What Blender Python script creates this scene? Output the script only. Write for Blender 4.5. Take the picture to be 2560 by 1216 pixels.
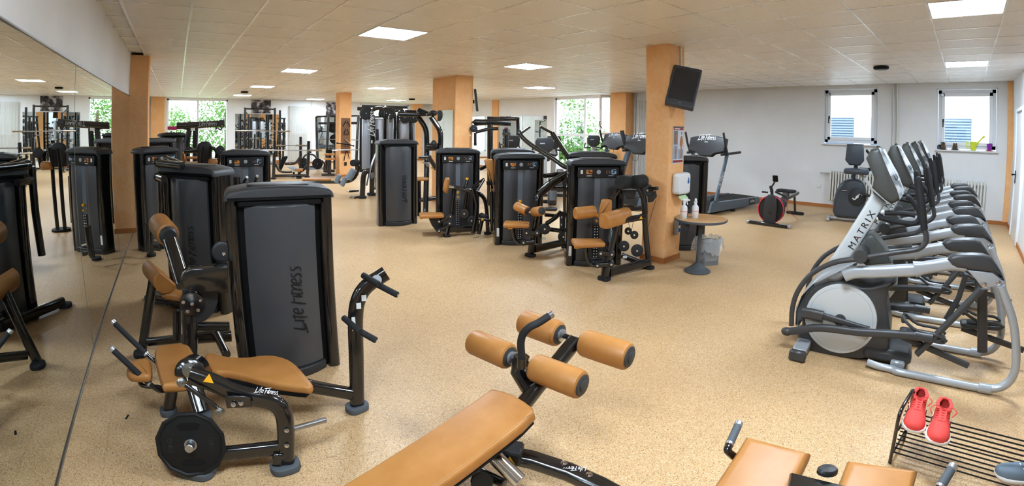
import bpy, math, random
from math import sin, cos, pi, radians, hypot
from mathutils import Vector, Matrix

SC = bpy.context.scene
C = SC.collection
for _o in list(bpy.data.objects):
    bpy.data.objects.remove(_o)

# ---------------------------------------------------------------- camera
cam = bpy.data.cameras.new('camera')
cam_o = bpy.data.objects.new('camera', cam)
C.objects.link(cam_o)
cam_o.matrix_world = Matrix(((0.794904,0.005219,-0.606713,0.000000),(-0.606593,0.028535,-0.794500,0.000000),(0.013166,0.999579,0.025848,1.665874)) + ((0, 0, 0, 1),))
cam.type = 'PANO'
cam.panorama_type = 'FISHEYE_LENS_POLYNOMIAL'
cam.sensor_fit = 'HORIZONTAL'
cam.sensor_width = 36.0
cam.clip_start = 0.02
_k = 2560 / (36 * 1193.0025533)
cam.fisheye_polynomial_k0 = 0.0
cam.fisheye_polynomial_k1 = -_k
cam.fisheye_polynomial_k2 = -(0.0168445) * _k ** 2
cam.fisheye_polynomial_k3 = (0.0685151) * _k ** 3
cam.fisheye_polynomial_k4 = (0.0095791) * _k ** 4
cam.shift_x = (1280 - 1242.1466532) / 2560
cam.shift_y = (347.8014651 - 608) / 1216
SC.camera = cam_o

# ---------------------------------------------------------------- world, colour management
SKY = 4.2          # overcast daylight outside the windows
PANEL = 46.0        # LED ceiling panels
SC.view_settings.view_transform = 'Standard'
SC.view_settings.look = 'None'
SC.view_settings.gamma = 1.0
SC.view_settings.use_curve_mapping = False
SC.view_settings.exposure = 0.84
wd = bpy.data.worlds.new('overcast_sky')
SC.world = wd
wd.use_nodes = True
_bg = wd.node_tree.nodes['Background']
_bg.inputs[0].default_value = (0.80, 0.90, 1.0, 1)
_bg.inputs[1].default_value = SKY
try:
    SC.cycles.use_denoising = True
    SC.cycles.use_light_tree = False
    SC.cycles.max_bounces = 6
    SC.cycles.diffuse_bounces = 3
    SC.cycles.glossy_bounces = 3
    SC.cycles.sample_clamp_indirect = 6.0
    SC.cycles.adaptive_threshold = 0.08
    SC.cycles.caustics_reflective = False
    SC.cycles.caustics_refractive = False
except Exception:
    pass

# ---------------------------------------------------------------- helpers
def V(*a): return Vector(a)
def lin(c):
    c = c / 255.0
    return c / 12.92 if c <= 0.04045 else ((c + 0.055) / 1.055) ** 2.4
def rgb(r, g, b): return (lin(r), lin(g), lin(b), 1.0)

PEND = []
class MB:
    """collects geometry; build() links it as one mesh object"""
    def __init__(s, M=None):
        s.v = []; s.f = []; s.M = M
    def add(s, vs, fs):
        n = len(s.v)
        if s.M is not None:
            vs = [s.M @ Vector(p) for p in vs]
        s.v += [tuple(p) for p in vs]
        s.f += [tuple(i + n for i in f) for f in fs]
        return s
    def box(s, c, d, b=0.0, R=None):
        """box of size d centred at c with chamfer b; R optional 3x3"""
        hx, hy, hz = d[0] / 2, d[1] / 2, d[2] / 2
        b = min(b, hx * .95, hy * .95, hz * .95)
        if b <= 0:
            vs = [V(x, y, z) for x in (-hx, hx) for y in (-hy, hy) for z in (-hz, hz)]
            fs = [(0, 1, 3, 2), (4, 6, 7, 5), (0, 4, 5, 1), (2, 3, 7, 6), (0, 2, 6, 4), (1, 5, 7, 3)]
        else:
            vs = []; idx = {}
            for sx in (-1, 1):
                for sy in (-1, 1):
                    for sz in (-1, 1):
                        for k in range(3):
                            p = [sx * (hx - b), sy * (hy - b), sz * (hz - b)]
                            p[k] += (sx, sy, sz)[k] * b
                            idx[sx, sy, sz, k] = len(vs); vs.append(V(*p))
            fs = []
            g = lambda a, b_, c_, k: idx[a, b_, c_, k]
            for k in range(3):
                for sg in (-1, 1):
                    o = [i for i in range(3) if i != k]
                    q = []
                    for a, b_ in ((-1, -1), (1, -1), (1, 1), (-1, 1)):
                        t = [0, 0, 0]; t[k] = sg; t[o[0]] = a; t[o[1]] = b_
                        q.append(idx[t[0], t[1], t[2], k])
                    if (sg < 0) != (k == 1): q.reverse()
                    fs.append(tuple(q))
            for k in range(3):
                o = [i for i in range(3) if i != k]
                for a in (-1, 1):
                    for b_ in (-1, 1):
                        q = []
                        for e, kk in ((-1, o[0]), (1, o[0]), (1, o[1]), (-1, o[1])):
                            t = [0, 0, 0]; t[k] = e; t[o[0]] = a; t[o[1]] = b_
                            q.append(idx[t[0], t[1], t[2], kk])
                        fs.append(tuple(q))
            for sx in (-1, 1):
                for sy in (-1, 1):
                    for sz in (-1, 1):
                        fs.append((idx[sx, sy, sz, 0], idx[sx, sy, sz, 1], idx[sx, sy, sz, 2]))
        if R is not None: vs = [R @ p for p in vs]
        c = Vector(c)
        return s.add([p + c for p in vs], fs)
    def bar(s, a, b, w, h, up=(0, 0, 1), bev=0.006):
        """rectangular bar from a to b: w across, h along up"""
        a = Vector(a); b = Vector(b); d = b - a; L = d.length
        x = d.normalized(); u = Vector(up)
        if abs(x.dot(u)) > .98: u = V(1, 0, 0) if abs(x.x) < .9 else V(0, 1, 0)
        y = u.cross(x).normalized(); z = x.cross(y)
        R = Matrix((x, y, z)).transposed()
        return s.box((a + b) / 2, (L, w, h), bev, R)
    def tube(s, path, r, n=10, sect=None, up=(0, 0, 1), caps=True, closed=False):
        """sweep a circle (radius r, number or list) or a section [(u,v)..] along path"""
        P = [Vector(p) for p in path]
        m = len(P)
        rr = r if isinstance(r, (list, tuple)) else [r] * m
        if sect is None:
            sect = [(cos(2 * pi * i / n), sin(2 * pi * i / n)) for i in range(n)]
        n = len(sect)
        T = []
        for i in range(m):
            if closed: t = P[(i + 1) % m] - P[i - 1]
            else: t = P[min(i + 1, m - 1)] - P[max(i - 1, 0)]
            T.append(t.normalized())
        u = Vector(up)
        if abs(T[0].dot(u)) > .95: u = V(1, 0, 0) if abs(T[0].x) < .8 else V(0, 1, 0)
        u = (u - T[0] * u.dot(T[0])).normalized()
        vs = []; fs = []
        for i in range(m):
            t = T[i]
            u = u - t * u.dot(t)
            if u.length < 1e-6: u = V(0, 0, 1)
            u.normalize()
            w = t.cross(u)
            k = 1.0
            if 0 < i < m - 1 or closed:
                d1 = (P[i] - P[i - 1]).normalized(); k = 1 / max(.5, abs(d1.dot(t)))
            for a, b in sect:
                vs.append(P[i] + (w * a + u * b) * rr[i] * (k if k < 1.3 else 1.3))
        M_ = m if closed else m - 1
        for i in range(M_):
            i2 = (i + 1) % m
            for j in range(n):
                j2 = (j + 1) % n
                fs.append((i * n + j, i * n + j2, i2 * n + j2, i2 * n + j))
        if caps and not closed:
            fs.append(tuple(range(n - 1, -1, -1)))
            fs.append(tuple((m - 1) * n + j for j in range(n)))
        return s.add(vs, fs)
    def oval(s, path, w, h, up=(0, 0, 1), n=4, **k):
        """sweep a rounded rectangle section w (sideways) x h (up)"""
        r = min(w, h) * .42
        sec = []
        for cx, cy, a0 in ((w / 2 - r, h / 2 - r, 0), (-w / 2 + r, h / 2 - r, 90), (-w / 2 + r, -h / 2 + r, 180), (w / 2 - r, -h / 2 + r, 270)):
            for i in range(n + 1):
                a = radians(a0 + 90 * i / n)
                sec.append((cx + r * cos(a), cy + r * sin(a)))
        return s.tube(path, 1.0, sect=sec, up=up, **k)
    def lathe(s, prof, o, ax=(0, 0, 1), n=20, sx=1.0, cap=True):
        """revolve [(r, h)..] round axis ax through o"""
        o = Vector(o); z = Vector(ax).normalized()
        x = z.orthogonal().normalized(); y = z.cross(x)
        vs = []; fs = []
        m = len(prof)
        for r, h in prof:
            for j in range(n):
                a = 2 * pi * j / n
                vs.append(o + x * (r * cos(a) * sx) + y * (r * sin(a)) + z * h)
        for i in range(m - 1):
            for j in range(n):
                j2 = (j + 1) % n
                fs.append((i * n + j, i * n + j2, (i + 1) * n + j2, (i + 1) * n + j))
        if cap and prof[0][0] > 1e-5: fs.append(tuple(range(n - 1, -1, -1)))
        if cap and prof[-1][0] > 1e-5: fs.append(tuple((m - 1) * n + j for j in range(n)))
        return s.add(vs, fs)
    def cyl(s, a, b, r, n=16, bev=0.0):
        a = Vector(a); b = Vector(b); L = (b - a).length
        pr = [(r, 0), (r, L)] if not bev else [(r - bev, 0), (r, bev), (r, L - bev), (r - bev, L)]
        return s.lathe(pr, a, b - a, n)
    def ball(s, c, r, n=12, sc=(1, 1, 1)):
        vs = []; fs = []; m = n // 2
        for i in range(m + 1):
            t = pi * i / m
            for j in range(n):
                a = 2 * pi * j / n
                vs.append(V(c[0] + r * sc[0] * sin(t) * cos(a), c[1] + r * sc[1] * sin(t) * sin(a), c[2] + r * sc[2] * cos(t)))
        for i in range(m):
            for j in range(n):
                j2 = (j + 1) % n
                fs.append((i * n + j, (i + 1) * n + j, (i + 1) * n + j2, i * n + j2))
        return s.add(vs, fs)
    def slab(s, poly, o, ex, ey, t, r=0.0, k=3, crown=0.0):
        """polygon [(u,v)..] in the frame o, ex, ey, extruded t along ex x ey, rounded edges r on both sides"""
        ex = Vector(ex).normalized(); ey = Vector(ey)
        ez = ex.cross(ey).normalized(); ey = ez.cross(ex).normalized(); o = Vector(o)
        n = len(poly)
        ar = sum(poly[i][0] * poly[(i + 1) % n][1] - poly[(i + 1) % n][0] * poly[i][1] for i in range(n))
        if ar < 0: poly = poly[::-1]
        nr = []
        for i in range(n):
            a = Vector(poly[i - 1]); b = Vector(poly[i]); c = Vector(poly[(i + 1) % n])
            e1 = (b - a).normalized(); e2 = (c - b).normalized()
            n1 = Vector((-e1.y, e1.x)); n2 = Vector((-e2.y, e2.x))
            q = n1 + n2
            if q.length < 1e-4: q = n1
            q.normalize()
            nr.append(q / max(.55, q.dot(n1)))
        rings = []
        if r > 0:
            r = min(r, t / 2 * .999)
            for i in range(k + 1):
                a = pi / 2 * i / k
                rings.append((r * (1 - sin(a)), r * (1 - cos(a))))
            rings += [(ins, t - z) for ins, z in reversed(rings)]
        else:
            rings = [(0, 0), (0, t)]
        vs = []; fs = []
        for ins, z in rings:
            for p, q in zip(poly, nr):
                vs.append(o + ex * (p[0] + q.x * ins) + ey * (p[1] + q.y * ins) + ez * z)
        m = len(rings)
        for i in range(m - 1):
            for j in range(n):
                j2 = (j + 1) % n
                fs.append((i * n + j, i * n + j2, (i + 1) * n + j2, (i + 1) * n + j))
        fs.append(tuple(range(n - 1, -1, -1)))
        if crown:
            ce = Vector((sum(p[0] for p in poly) / n, sum(p[1] for p in poly) / n))
            last = [(m - 1) * n + j for j in range(n)]
            for q, hh in ((.7, .6), (.35, .92)):
                new = []
                for p, qn in zip(poly, nr):
                    b = Vector(p) + qn * r; b = ce + (b - ce) * q
                    new.append(len(vs)); vs.append(o + ex * b.x + ey * b.y + ez * (t + crown * hh))
                for j in range(n):
                    j2 = (j + 1) % n
                    fs.append((last[j], last[j2], new[j2], new[j]))
                last = new
            fs.append(tuple(last))
        else:
            fs.append(tuple((m - 1) * n + j for j in range(n)))
        return s.add(vs, fs)
    def build(s, name, mat, parent=None, ang=40, smooth=True):
        me = bpy.data.meshes.new(name)
        off = Vector(parent.get('_o', (0, 0, 0))) if parent is not None else None
        vs = s.v
        if off is not None and off.length > 0:
            vs = [(p[0] - off.x, p[1] - off.y, p[2] - off.z) for p in vs]
        me.from_pydata(vs, [], s.f)
        me.validate()
        import bmesh
        bm = bmesh.new(); bm.from_mesh(me)
        bmesh.ops.recalc_face_normals(bm, faces=bm.faces)
        bm.to_mesh(me); bm.free()
        if smooth:
            me.shade_smooth()
            me.set_sharp_from_angle(angle=radians(ang))
        if mat is not None:
            if mat in MAT: me.materials.append(MAT[mat])
            else: PEND.append((me, mat))
        o = bpy.data.objects.new(name, me)
        C.objects.link(o)
        if parent is not None: o.parent = parent; o['_o'] = tuple(off)
        return o

def fillet(path, r, k=5):
    """round the corners of a polyline"""
    P = [Vector(p) for p in path]
    out = [P[0]]
    rs = r if isinstance(r, (list, tuple)) else [r] * len(P)
    for i in range(1, len(P) - 1):
        a, b, c = P[i - 1], P[i], P[i + 1]
        d1 = a - b; d2 = c - b
        q = min(rs[i], d1.length * .49, d2.length * .49)
        p1 = b + d1.normalized() * q; p2 = b + d2.normalized() * q
        for j in range(k + 1):
            t = j / k
            out.append(p1 * (1 - t) ** 2 + b * 2 * t * (1 - t) + p2 * t * t)
    out.append(P[-1])
    return out
def spline(path, k=6):
    P = [Vector(p) for p in path]
    Q = [P[0] * 2 - P[1]] + P + [P[-1] * 2 - P[-2]]
    out = []
    for i in range(1, len(Q) - 2):
        a, b, c, d = Q[i - 1:i + 3]
        for j in range(k):
            t = j / k
            out.append(.5 * ((2 * b) + (c - a) * t + (2 * a - 5 * b + 4 * c - d) * t * t + (3 * b - a - 3 * c + d) * t ** 3))
    out.append(P[-1])
    return out
def rrect(w, h, r, k=4, cx=0, cy=0):
    out = []
    for sx, sy, a0 in ((1, 1, 0), (-1, 1, 90), (-1, -1, 180), (1, -1, 270)):
        for i in range(k + 1):
            a = radians(a0 + 90 * i / k)
            out.append((cx + sx * (w / 2 - r) + r * cos(a), cy + sy * (h / 2 - r) + r * sin(a)))
    return out
def sell(w, h, e=2.6, n=28):
    out = []
    for i in range(n):
        a = 2 * pi * i / n
        ca, sa = cos(a), sin(a)
        out.append((w / 2 * math.copysign(abs(ca) ** (2 / e), ca), h / 2 * math.copysign(abs(sa) ** (2 / e), sa)))
    return out

def tag(o, label=None, cat=None, group=None, kind=None):
    if label: o['label'] = label
    if cat: o['category'] = cat
    if group: o['group'] = group
    if kind: o['kind'] = kind
    return o
def thing(name, label, cat, loc=(0, 0, 0), rz=0.0, group=None, world=True):
    """Empty at the base; with world=True the parts are given in world coordinates"""
    o = bpy.data.objects.new(name, None)
    C.objects.link(o)
    o.location = loc; o.rotation_euler = (0, 0, rz)
    o.empty_display_size = .1
    o['_o'] = tuple(loc) if world else (0, 0, 0)
    return tag(o, label, cat, group)
def struct(o): o['kind'] = 'structure'; return o
def copy_tree(o, parent=None):
    c = o.copy(); C.objects.link(c); c.parent = parent
    for ch in list(o.children): copy_tree(ch, c)
    return c
def text(body, size, M, mat, parent, name='lettering', shear=0.0, depth=0.0008, squeeze=1.0, bold=0.0, align='CENTER', space=1.0):
    cu = bpy.data.curves.new('t', 'FONT')
    cu.body = body; cu.size = size; cu.align_x = align; cu.align_y = 'CENTER'
    cu.shear = shear; cu.extrude = depth; cu.resolution_u = 2; cu.offset = bold; cu.space_character = space
    t = bpy.data.objects.new('t', cu); C.objects.link(t)
    dg = bpy.context.evaluated_depsgraph_get()
    me = bpy.data.meshes.new_from_object(t.evaluated_get(dg))
    bpy.data.objects.remove(t); bpy.data.curves.remove(cu)
    off = Vector(parent.get('_o', (0, 0, 0))) if parent is not None else V(0, 0, 0)
    me.transform(Matrix.Translation(-off) @ M @ Matrix.Diagonal((squeeze, 1, 1, 1)))
    me.name = name
    me.materials.clear(); me.materials.append(MAT[mat])
    o = bpy.data.objects.new(name, me); C.objects.link(o)
    if parent is not None: o.parent = parent; o['_o'] = tuple(off)
    return o
def frame(o, x, y):
    """4x4 with origin o, x axis x, y axis near y"""
    x = Vector(x).normalized(); y = Vector(y); z = x.cross(y).normalized(); y = z.cross(x)
    M = Matrix((x, y, z)).transposed().to_4x4(); M.translation = Vector(o)
    return M

# ---------------------------------------------------------------- materials (all procedural)
MAT = {}
def mat(name, col, rough=.5, metal=0.0, spec=.5, emit=None, es=0.0, alpha=1.0, trans=0.0, coat=0.0, ior=1.45):
    m = bpy.data.materials.new(name); m.use_nodes = True
    b = m.node_tree.nodes['Principled BSDF']
    b.inputs['Base Color'].default_value = col
    b.inputs['Roughness'].default_value = rough
    b.inputs['Metallic'].default_value = metal
    b.inputs['Specular IOR Level'].default_value = spec
    b.inputs['Coat Weight'].default_value = coat
    b.inputs['Coat Roughness'].default_value = .08
    b.inputs['IOR'].default_value = ior
    b.inputs['Transmission Weight'].default_value = trans
    b.inputs['Alpha'].default_value = alpha
    if emit: b.inputs['Emission Color'].default_value = emit; b.inputs['Emission Strength'].default_value = es
    MAT[name] = m
    return m, m.node_tree, b
def nd(t, typ, **k):
    n = t.nodes.new(typ)
    for a, v in k.items(): setattr(n, a, v)
    return n
def coords(t, scale=1.0, loc=(0, 0, 0)):
    g = nd(t, 'ShaderNodeNewGeometry')
    mp = nd(t, 'ShaderNodeMapping')
    mp.inputs['Scale'].default_value = (scale,) * 3 if not isinstance(scale, tuple) else scale
    mp.inputs['Location'].default_value = loc
    t.links.new(g.outputs['Position'], mp.inputs['Vector'])
    return mp.outputs[0]
def ocoords(t, scale=1.0):
    g = nd(t, 'ShaderNodeTexCoord')
    mp = nd(t, 'ShaderNodeMapping')
    mp.inputs['Scale'].default_value = (scale,) * 3 if not isinstance(scale, tuple) else scale
    t.links.new(g.outputs['Object'], mp.inputs['Vector'])
    return mp.outputs[0]
def noise(t, vec, scale, detail=4, rough=.55):
    n = nd(t, 'ShaderNodeTexNoise'); n.inputs['Scale'].default_value = scale
    n.inputs['Detail'].default_value = detail; n.inputs['Roughness'].default_value = rough
    t.links.new(vec, n.inputs['Vector']); return n.outputs['Fac']
def ramp(t, fac, stops):
    r = nd(t, 'ShaderNodeValToRGB')
    e = r.color_ramp.elements
    while len(e) < len(stops): e.new(.5)
    for i, (p, c) in enumerate(stops): e[i].position = p; e[i].color = c
    t.links.new(fac, r.inputs[0]); return r.outputs[0]
def mixc(t, fac, a, b, mode='MIX'):
    m = nd(t, 'ShaderNodeMix', data_type='RGBA', blend_type=mode)
    for s_, v in ((0, fac), (6, a), (7, b)):
        if isinstance(v, (int, float)): m.inputs[s_].default_value = v
        elif isinstance(v, tuple): m.inputs[s_].default_value = v
        else: t.links.new(v, m.inputs[s_])
    return m.outputs[2]
def bump(t, b, h, strength=.2, dist=.01):
    n = nd(t, 'ShaderNodeBump'); n.inputs['Strength'].default_value = strength; n.inputs['Distance'].default_value = dist
    t.links.new(h, n.inputs['Height']); t.links.new(n.outputs[0], b.inputs['Normal'])

# cork and rubber granulate floor
m, t, b = mat('floor', rgb(196, 152, 98), .42, spec=.35)
vc = coords(t)
vo = nd(t, 'ShaderNodeTexVoronoi'); vo.inputs['Scale'].default_value = 270; t.links.new(vc, vo.inputs['Vector'])
sp = nd(t, 'ShaderNodeSeparateColor'); t.links.new(vo.outputs['Color'], sp.inputs[0])
gr = ramp(t, sp.outputs[0], [(0, rgb(62, 50, 40)), (.03, rgb(100, 80, 60)), (.06, rgb(184, 142, 95)), (.45, rgb(200, 161, 113)), (.8, rgb(211, 178, 134)), (1, rgb(226, 203, 168))])
big = noise(t, vc, .9, 3)
gr = mixc(t, ramp(t, big, [(.35, (0, 0, 0, 1)), (.7, (1, 1, 1, 1))]), gr, mixc(t, .3, gr, rgb(168, 132, 94)))
br = nd(t, 'ShaderNodeTexBrick'); br.inputs['Scale'].default_value = 1.0
br.inputs['Mortar Size'].default_value = .002; br.inputs['Brick Width'].default_value = 1.0; br.inputs['Row Height'].default_value = 1.0
br.inputs['Color1'].default_value = (1, 1, 1, 1); br.inputs['Color2'].default_value = (1, 1, 1, 1); br.inputs['Mortar'].default_value = (0, 0, 0, 1)
wv = nd(t, 'ShaderNodeTexNoise'); wv.inputs['Scale'].default_value = 9; t.links.new(vc, wv.inputs['Vector'])
mx = nd(t, 'ShaderNodeMix', data_type='RGBA'); mx.inputs[0].default_value = .045
t.links.new(vc, mx.inputs[6]); t.links.new(wv.outputs['Color'], mx.inputs[7]); t.links.new(mx.outputs[2], br.inputs['Vector'])
gr = mixc(t, br.outputs['Fac'], gr, mixc(t, .22, gr, rgb(84, 60, 38)))
t.links.new(gr, b.inputs['Base Color'])
bump(t, b, sp.outputs[1], .12, .002)
# sponged orange paint
m, t, b = mat('orange', rgb(214, 146, 82), .75, spec=.2)
vc = coords(t)
n1 = noise(t, vc, 3.0, 6, .7); n2 = noise(t, vc, 26, 4, .7)
o1 = ramp(t, n1, [(.3, rgb(242, 176, 114)), (.5, rgb(248, 188, 128)), (.72, rgb(252, 206, 154))])
o2 = ramp(t, n2, [(.35, rgb(240, 168, 104)), (.65, rgb(252, 210, 160))])
t.links.new(mixc(t, .3, o1, o2), b.inputs['Base Color'])
# plaster
m, t, b = mat('plaster', rgb(232, 230, 227), .85, spec=.15)
vc = coords(t); n1 = noise(t, vc, 1.3, 5)
t.links.new(ramp(t, n1, [(.3, rgb(234, 234, 234)), (.7, rgb(242, 242, 242))]), b.inputs['Base Color'])
bump(t, b, noise(t, vc, 160, 2), .06, .002)
# mineral fibre ceiling tile
m, t, b = mat('ceiling_tile', rgb(236, 232, 228), .42, spec=.5)
vc = coords(t, (8, 60, 1)); n1 = noise(t, vc, 1.0, 4)
t.links.new(ramp(t, n1, [(.3, rgb(238, 236, 233)), (.7, rgb(246, 244, 242))]), b.inputs['Base Color'])
bump(t, b, n1, .1, .002)
mat('ceiling_grid', rgb(240, 238, 236), .25, spec=.7, metal=.3)
mat('ceiling_grid_metal', rgb(190, 190, 192), .3, metal=.6)
# leather
m, t, b = mat('leather', rgb(176, 118, 58), .42, spec=.45)
vc = coords(t); n1 = noise(t, vc, 7, 4); n2 = noise(t, vc, 420, 2)
t.links.new(ramp(t, n1, [(.3, rgb(168, 110, 52)), (.7, rgb(186, 128, 68))]), b.inputs['Base Color'])
bump(t, b, n2, .12, .001)
mat('stitch', rgb(196, 150, 96), .7)
mat('steel_black', rgb(22, 21, 21), .16, spec=.6, coat=.5)
mat('plastic_dark', rgb(44, 44, 45), .42, spec=.4)
mat('plastic_charcoal', rgb(56, 56, 57), .5, spec=.4)
mat('plate_black', rgb(20, 20, 20), .5, spec=.3)
mat('rubber', rgb(36, 36, 37), .7, spec=.3)
mat('rubber_grey', rgb(82, 86, 90), .65, spec=.3)
m, t, b = mat('shroud', rgb(66, 67, 70), .3, spec=.5)
mat('shroud_slot', rgb(118, 128, 140), .25, spec=.5, metal=.4)
mat('black_matt', rgb(16, 16, 17), .6, spec=.2)
mat('letter_dark', rgb(20, 21, 24), .45)
mat('letter_white', rgb(225, 226, 228), .5)
mat('letter_grey', rgb(150, 152, 155), .5)
mat('chrome', rgb(205, 206, 210), .14, metal=1.0)
mat('steel', rgb(170, 172, 176), .3, metal=1.0)
mat('alu_grip', rgb(196, 198, 202), .35, metal=.9)
mat('silver_paint', rgb(172, 176, 180), .3, spec=.5, metal=.25)
mat('silver_light', rgb(198, 201, 201), .35, spec=.5)
mat('graphite', rgb(60, 60, 61), .36, spec=.5)
mat('graphite_green', rgb(68, 69, 66), .4, spec=.45)
mat('white_gloss', rgb(236, 237, 238), .3, spec=.5)
mat('white_frame', rgb(246, 248, 252), .5, spec=.3)
mat('cream_metal', rgb(222, 219, 210), .4, spec=.4)
mat('wood_base', rgb(178, 112, 58), .5)
mat('mirror', (.82, .86, .84, 1), .0, metal=1.0)
mat('mirror_edge', rgb(120, 134, 128), .25)
mat('yellow', rgb(240, 172, 30), .4)
mat('sticker', rgb(222, 222, 220), .6)
mat('sticker_black', rgb(24, 24, 26), .4)
mat('red', rgb(206, 52, 44), .5)
mat('blue', rgb(30, 92, 160), .4)
mat('pink', rgb(206, 48, 110), .6)
mat('shoe_red', rgb(222, 70, 62), .75)
mat('shoe_dark', rgb(96, 28, 34), .8)
mat('sole_white', rgb(232, 226, 220), .7)
mat('shoe_grey', rgb(104, 118, 130), .75)
mat('screen', rgb(44, 48, 54), .1, spec=.6)
mat('tv_bezel', rgb(66, 71, 80), .35)
mat('panel_light', (1, 1, 1, 1), .5, emit=(.71, .85, 1.0, 1), es=PANEL)
m, t, b = mat('glass', (1, 1, 1, 1), .0)
_tr = nd(t, 'ShaderNodeBsdfTransparent'); _tr.inputs[0].default_value = (.96, .985, .98, 1)
_gl = nd(t, 'ShaderNodeBsdfGlossy'); _gl.inputs['Roughness'].default_value = .02
_mx = nd(t, 'ShaderNodeMixShader'); _mx.inputs[0].default_value = .05
t.links.new(_tr.outputs[0], _mx.inputs[1]); t.links.new(_gl.outputs[0], _mx.inputs[2])
t.links.new(_mx.outputs[0], t.nodes['Material Output'].inputs[0])
mat('plastic_bag', (.93, .94, .95, 1), .25, trans=.55, ior=1.1, alpha=.55)

# ================================================================ the room
XL, XR, YB, YD, H = -0.772, 11.422, 20.52, -0.947, 2.71
XL2 = -1.2          # the left wall behind the orange pillar
YF = -4.5           # the end of the room behind the camera
T = .625
def gx(a): return (a - 0.894) * T
def gy(b): return (b + 7.398) * T

def quad_wall(name, axis, pos, u0, u1, holes, m='plaster', thick=.18, out=1, z1=H + .06):
    """wall in the plane axis=pos, from u0 to u1, full height, with rectangular holes (ua, ub, za, zb)"""
    mb = MB()
    us = sorted({u0, u1} | {h[0] for h in holes} | {h[1] for h in holes})
    zs = sorted({0, z1} | {h[2] for h in holes} | {h[3] for h in holes})
    for i in range(len(us) - 1):
        for j in range(len(zs) - 1):
            uc, zc = (us[i] + us[i + 1]) / 2, (zs[j] + zs[j + 1]) / 2
            if any(h[0] < uc < h[1] and h[2] < zc < h[3] for h in holes): continue
            d = (us[i + 1] - us[i], zs[j + 1] - zs[j])
            c = pos + out * thick / 2
            if axis == 'x': mb.box((c, uc, zc), (thick, d[0], d[1]))
            else: mb.box((uc, c, zc), (d[0], thick, d[1]))
    return struct(mb.build(name, m, smooth=False))

fl = MB(); fl.box(((XL2 + XR) / 2, (YF + YB) / 2, -.05), (XR - XL2 + 1.0, YB - YF + 1.0, .1))
floor = struct(fl.build('floor', 'floor', smooth=False))

quad_wall('wall_left', 'x', XL, YF, 8.45, [], out=-1, thick=.43)
quad_wall('wall_left_far', 'x', XL2, 8.45, YB, [], out=-1)
WB1 = (-.47, 1.98, .35, 2.66)
WB2 = (7.86, 10.36, .35, 2.66)
quad_wall('wall_back', 'y', YB, XL2 - .2, XR + .25, [WB1, WB2], thick=.25)
WR1 = (9.2, 11.74, .3, 2.68)
WS1 = (1.70, 2.93, 1.42, 2.65)
WS2 = (-.67, .50, 1.38, 2.60)
quad_wall('wall_right', 'x', XR, YD - .2, YB, [WR1, WS1, WS2], thick=.25)
quad_wall('wall_front', 'y', YF, XL - .5, XR + .25, [], out=-1)
# the wall with the door, right of the picture, stepping back behind the camera
quad_wall('wall_door', 'y', YD, 7.9, XR + .2, [], out=-1)
quad_wall('wall_corner', 'x', 7.9, YF, YD, [], out=1)

# baseboards
def skirt(name, a, b, n):
    a = Vector(a); b = Vector(b); n = Vector(n)
    mb = MB(); mb.bar(a + n * .008 + V(0, 0, .035), b + n * .008 + V(0, 0, .035), .016, .07, bev=.004)
    return struct(mb.build(name, 'wood_base'))
skirt('baseboard_right', (XR, YD, 0), (XR, YB, 0), (-1, 0, 0))
skirt('baseboard_back', (XL2, YB, 0), (XR, YB, 0), (0, -1, 0))
skirt('baseboard_door', (7.9, YD, 0), (XR, YD, 0), (0, 1, 0))
skirt('baseboard_corner', (7.9, YF, 0), (7.9, YD, 0), (-1, 0, 0))

# ---- ceiling: plenum slab, T-bars, tiles
cl = MB(); cl.box(((XL2 + XR) / 2, (YF + YB) / 2, H + .08), (XR - XL2 + 1, YB - YF + 1, .06))
ceiling = struct(cl.build('ceiling', 'plaster', smooth=False))
LIGHTS = [(4, 0), (4, 7), (4, 14), (4, 21), (9, 23), (9, 12), (14, 21), (9, 2), (14, 7), (8, -8), (14, -8), (4, -7), (0, -7), (13, 0), (14, 14)]  # last three are unseen, added to brighten the left foreground and right side
A0, A1, B0, B1 = -1, 19, -12, 25
for a in range(A0 + 1, A1 + 1):
    mb = MB(); mb.box((gx(a), (YF + YB) / 2, H + .0085), (.024, YB - YF - .004, .012), .002)
    mb.build('ceiling_runner', 'ceiling_grid', ceiling)
for b_ in range(B0, B1 + 1):
    mb = MB(); mb.box(((XL2 + XR) / 2, gy(b_), H + .0090), (XR - XL2 - .004, .016, .011), .002)
    mb.build('ceiling_cross_bar', 'ceiling_grid', ceiling)
tiles = []
for a in range(A0, A1 + 1):
    for b_ in range(-15, B1 + 1):
        if (a, b_) in LIGHTS: continue
        x0, x1 = max(gx(a), XL2), min(gx(a + 1), XR)
        y0, y1 = max(gy(b_), YF), min(gy(b_ + 1), YB)
        if x1 - x0 < .03 or y1 - y0 < .03: continue
        cxx, cyy = (x0 + x1) / 2, (y0 + y1) / 2
        if cyy > 8.45 or cxx > XL: tiles.append((hypot(cxx, cyy) + (50 if (cyy < -.9 or cyy < .55 * (2.2 - cxx) and cyy < 2.2) else 0), cxx, cyy, x1 - x0 - .012, y1 - y0 - .012))
tiles.sort()
tm = {}
rest = MB()
rnd = random.Random(3)
for i, (d, x, y, w, h) in enumerate(tiles):
    key = (round(w, 3), round(h, 3))
    z = H + .006 + rnd.uniform(-.0012, .0012)
    if i < 300:
        if key not in tm:
            mb = MB(); mb.box((0, 0, .008), (w, h, .016), .003)
            o = mb.build('ceiling_panel', 'ceiling_tile', ceiling); tm[key] = o.data
        else:
            o = bpy.data.objects.new('ceiling_panel', tm[key]); C.objects.link(o); o.parent = ceiling
        o.location = (x, y, z)
    else:
        rest.box((x, y, z + .008), (w, h, .016))
ro = rest.build('ceiling_panels_far', 'ceiling_tile', ceiling); ro['kind'] = 'stuff'

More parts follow.
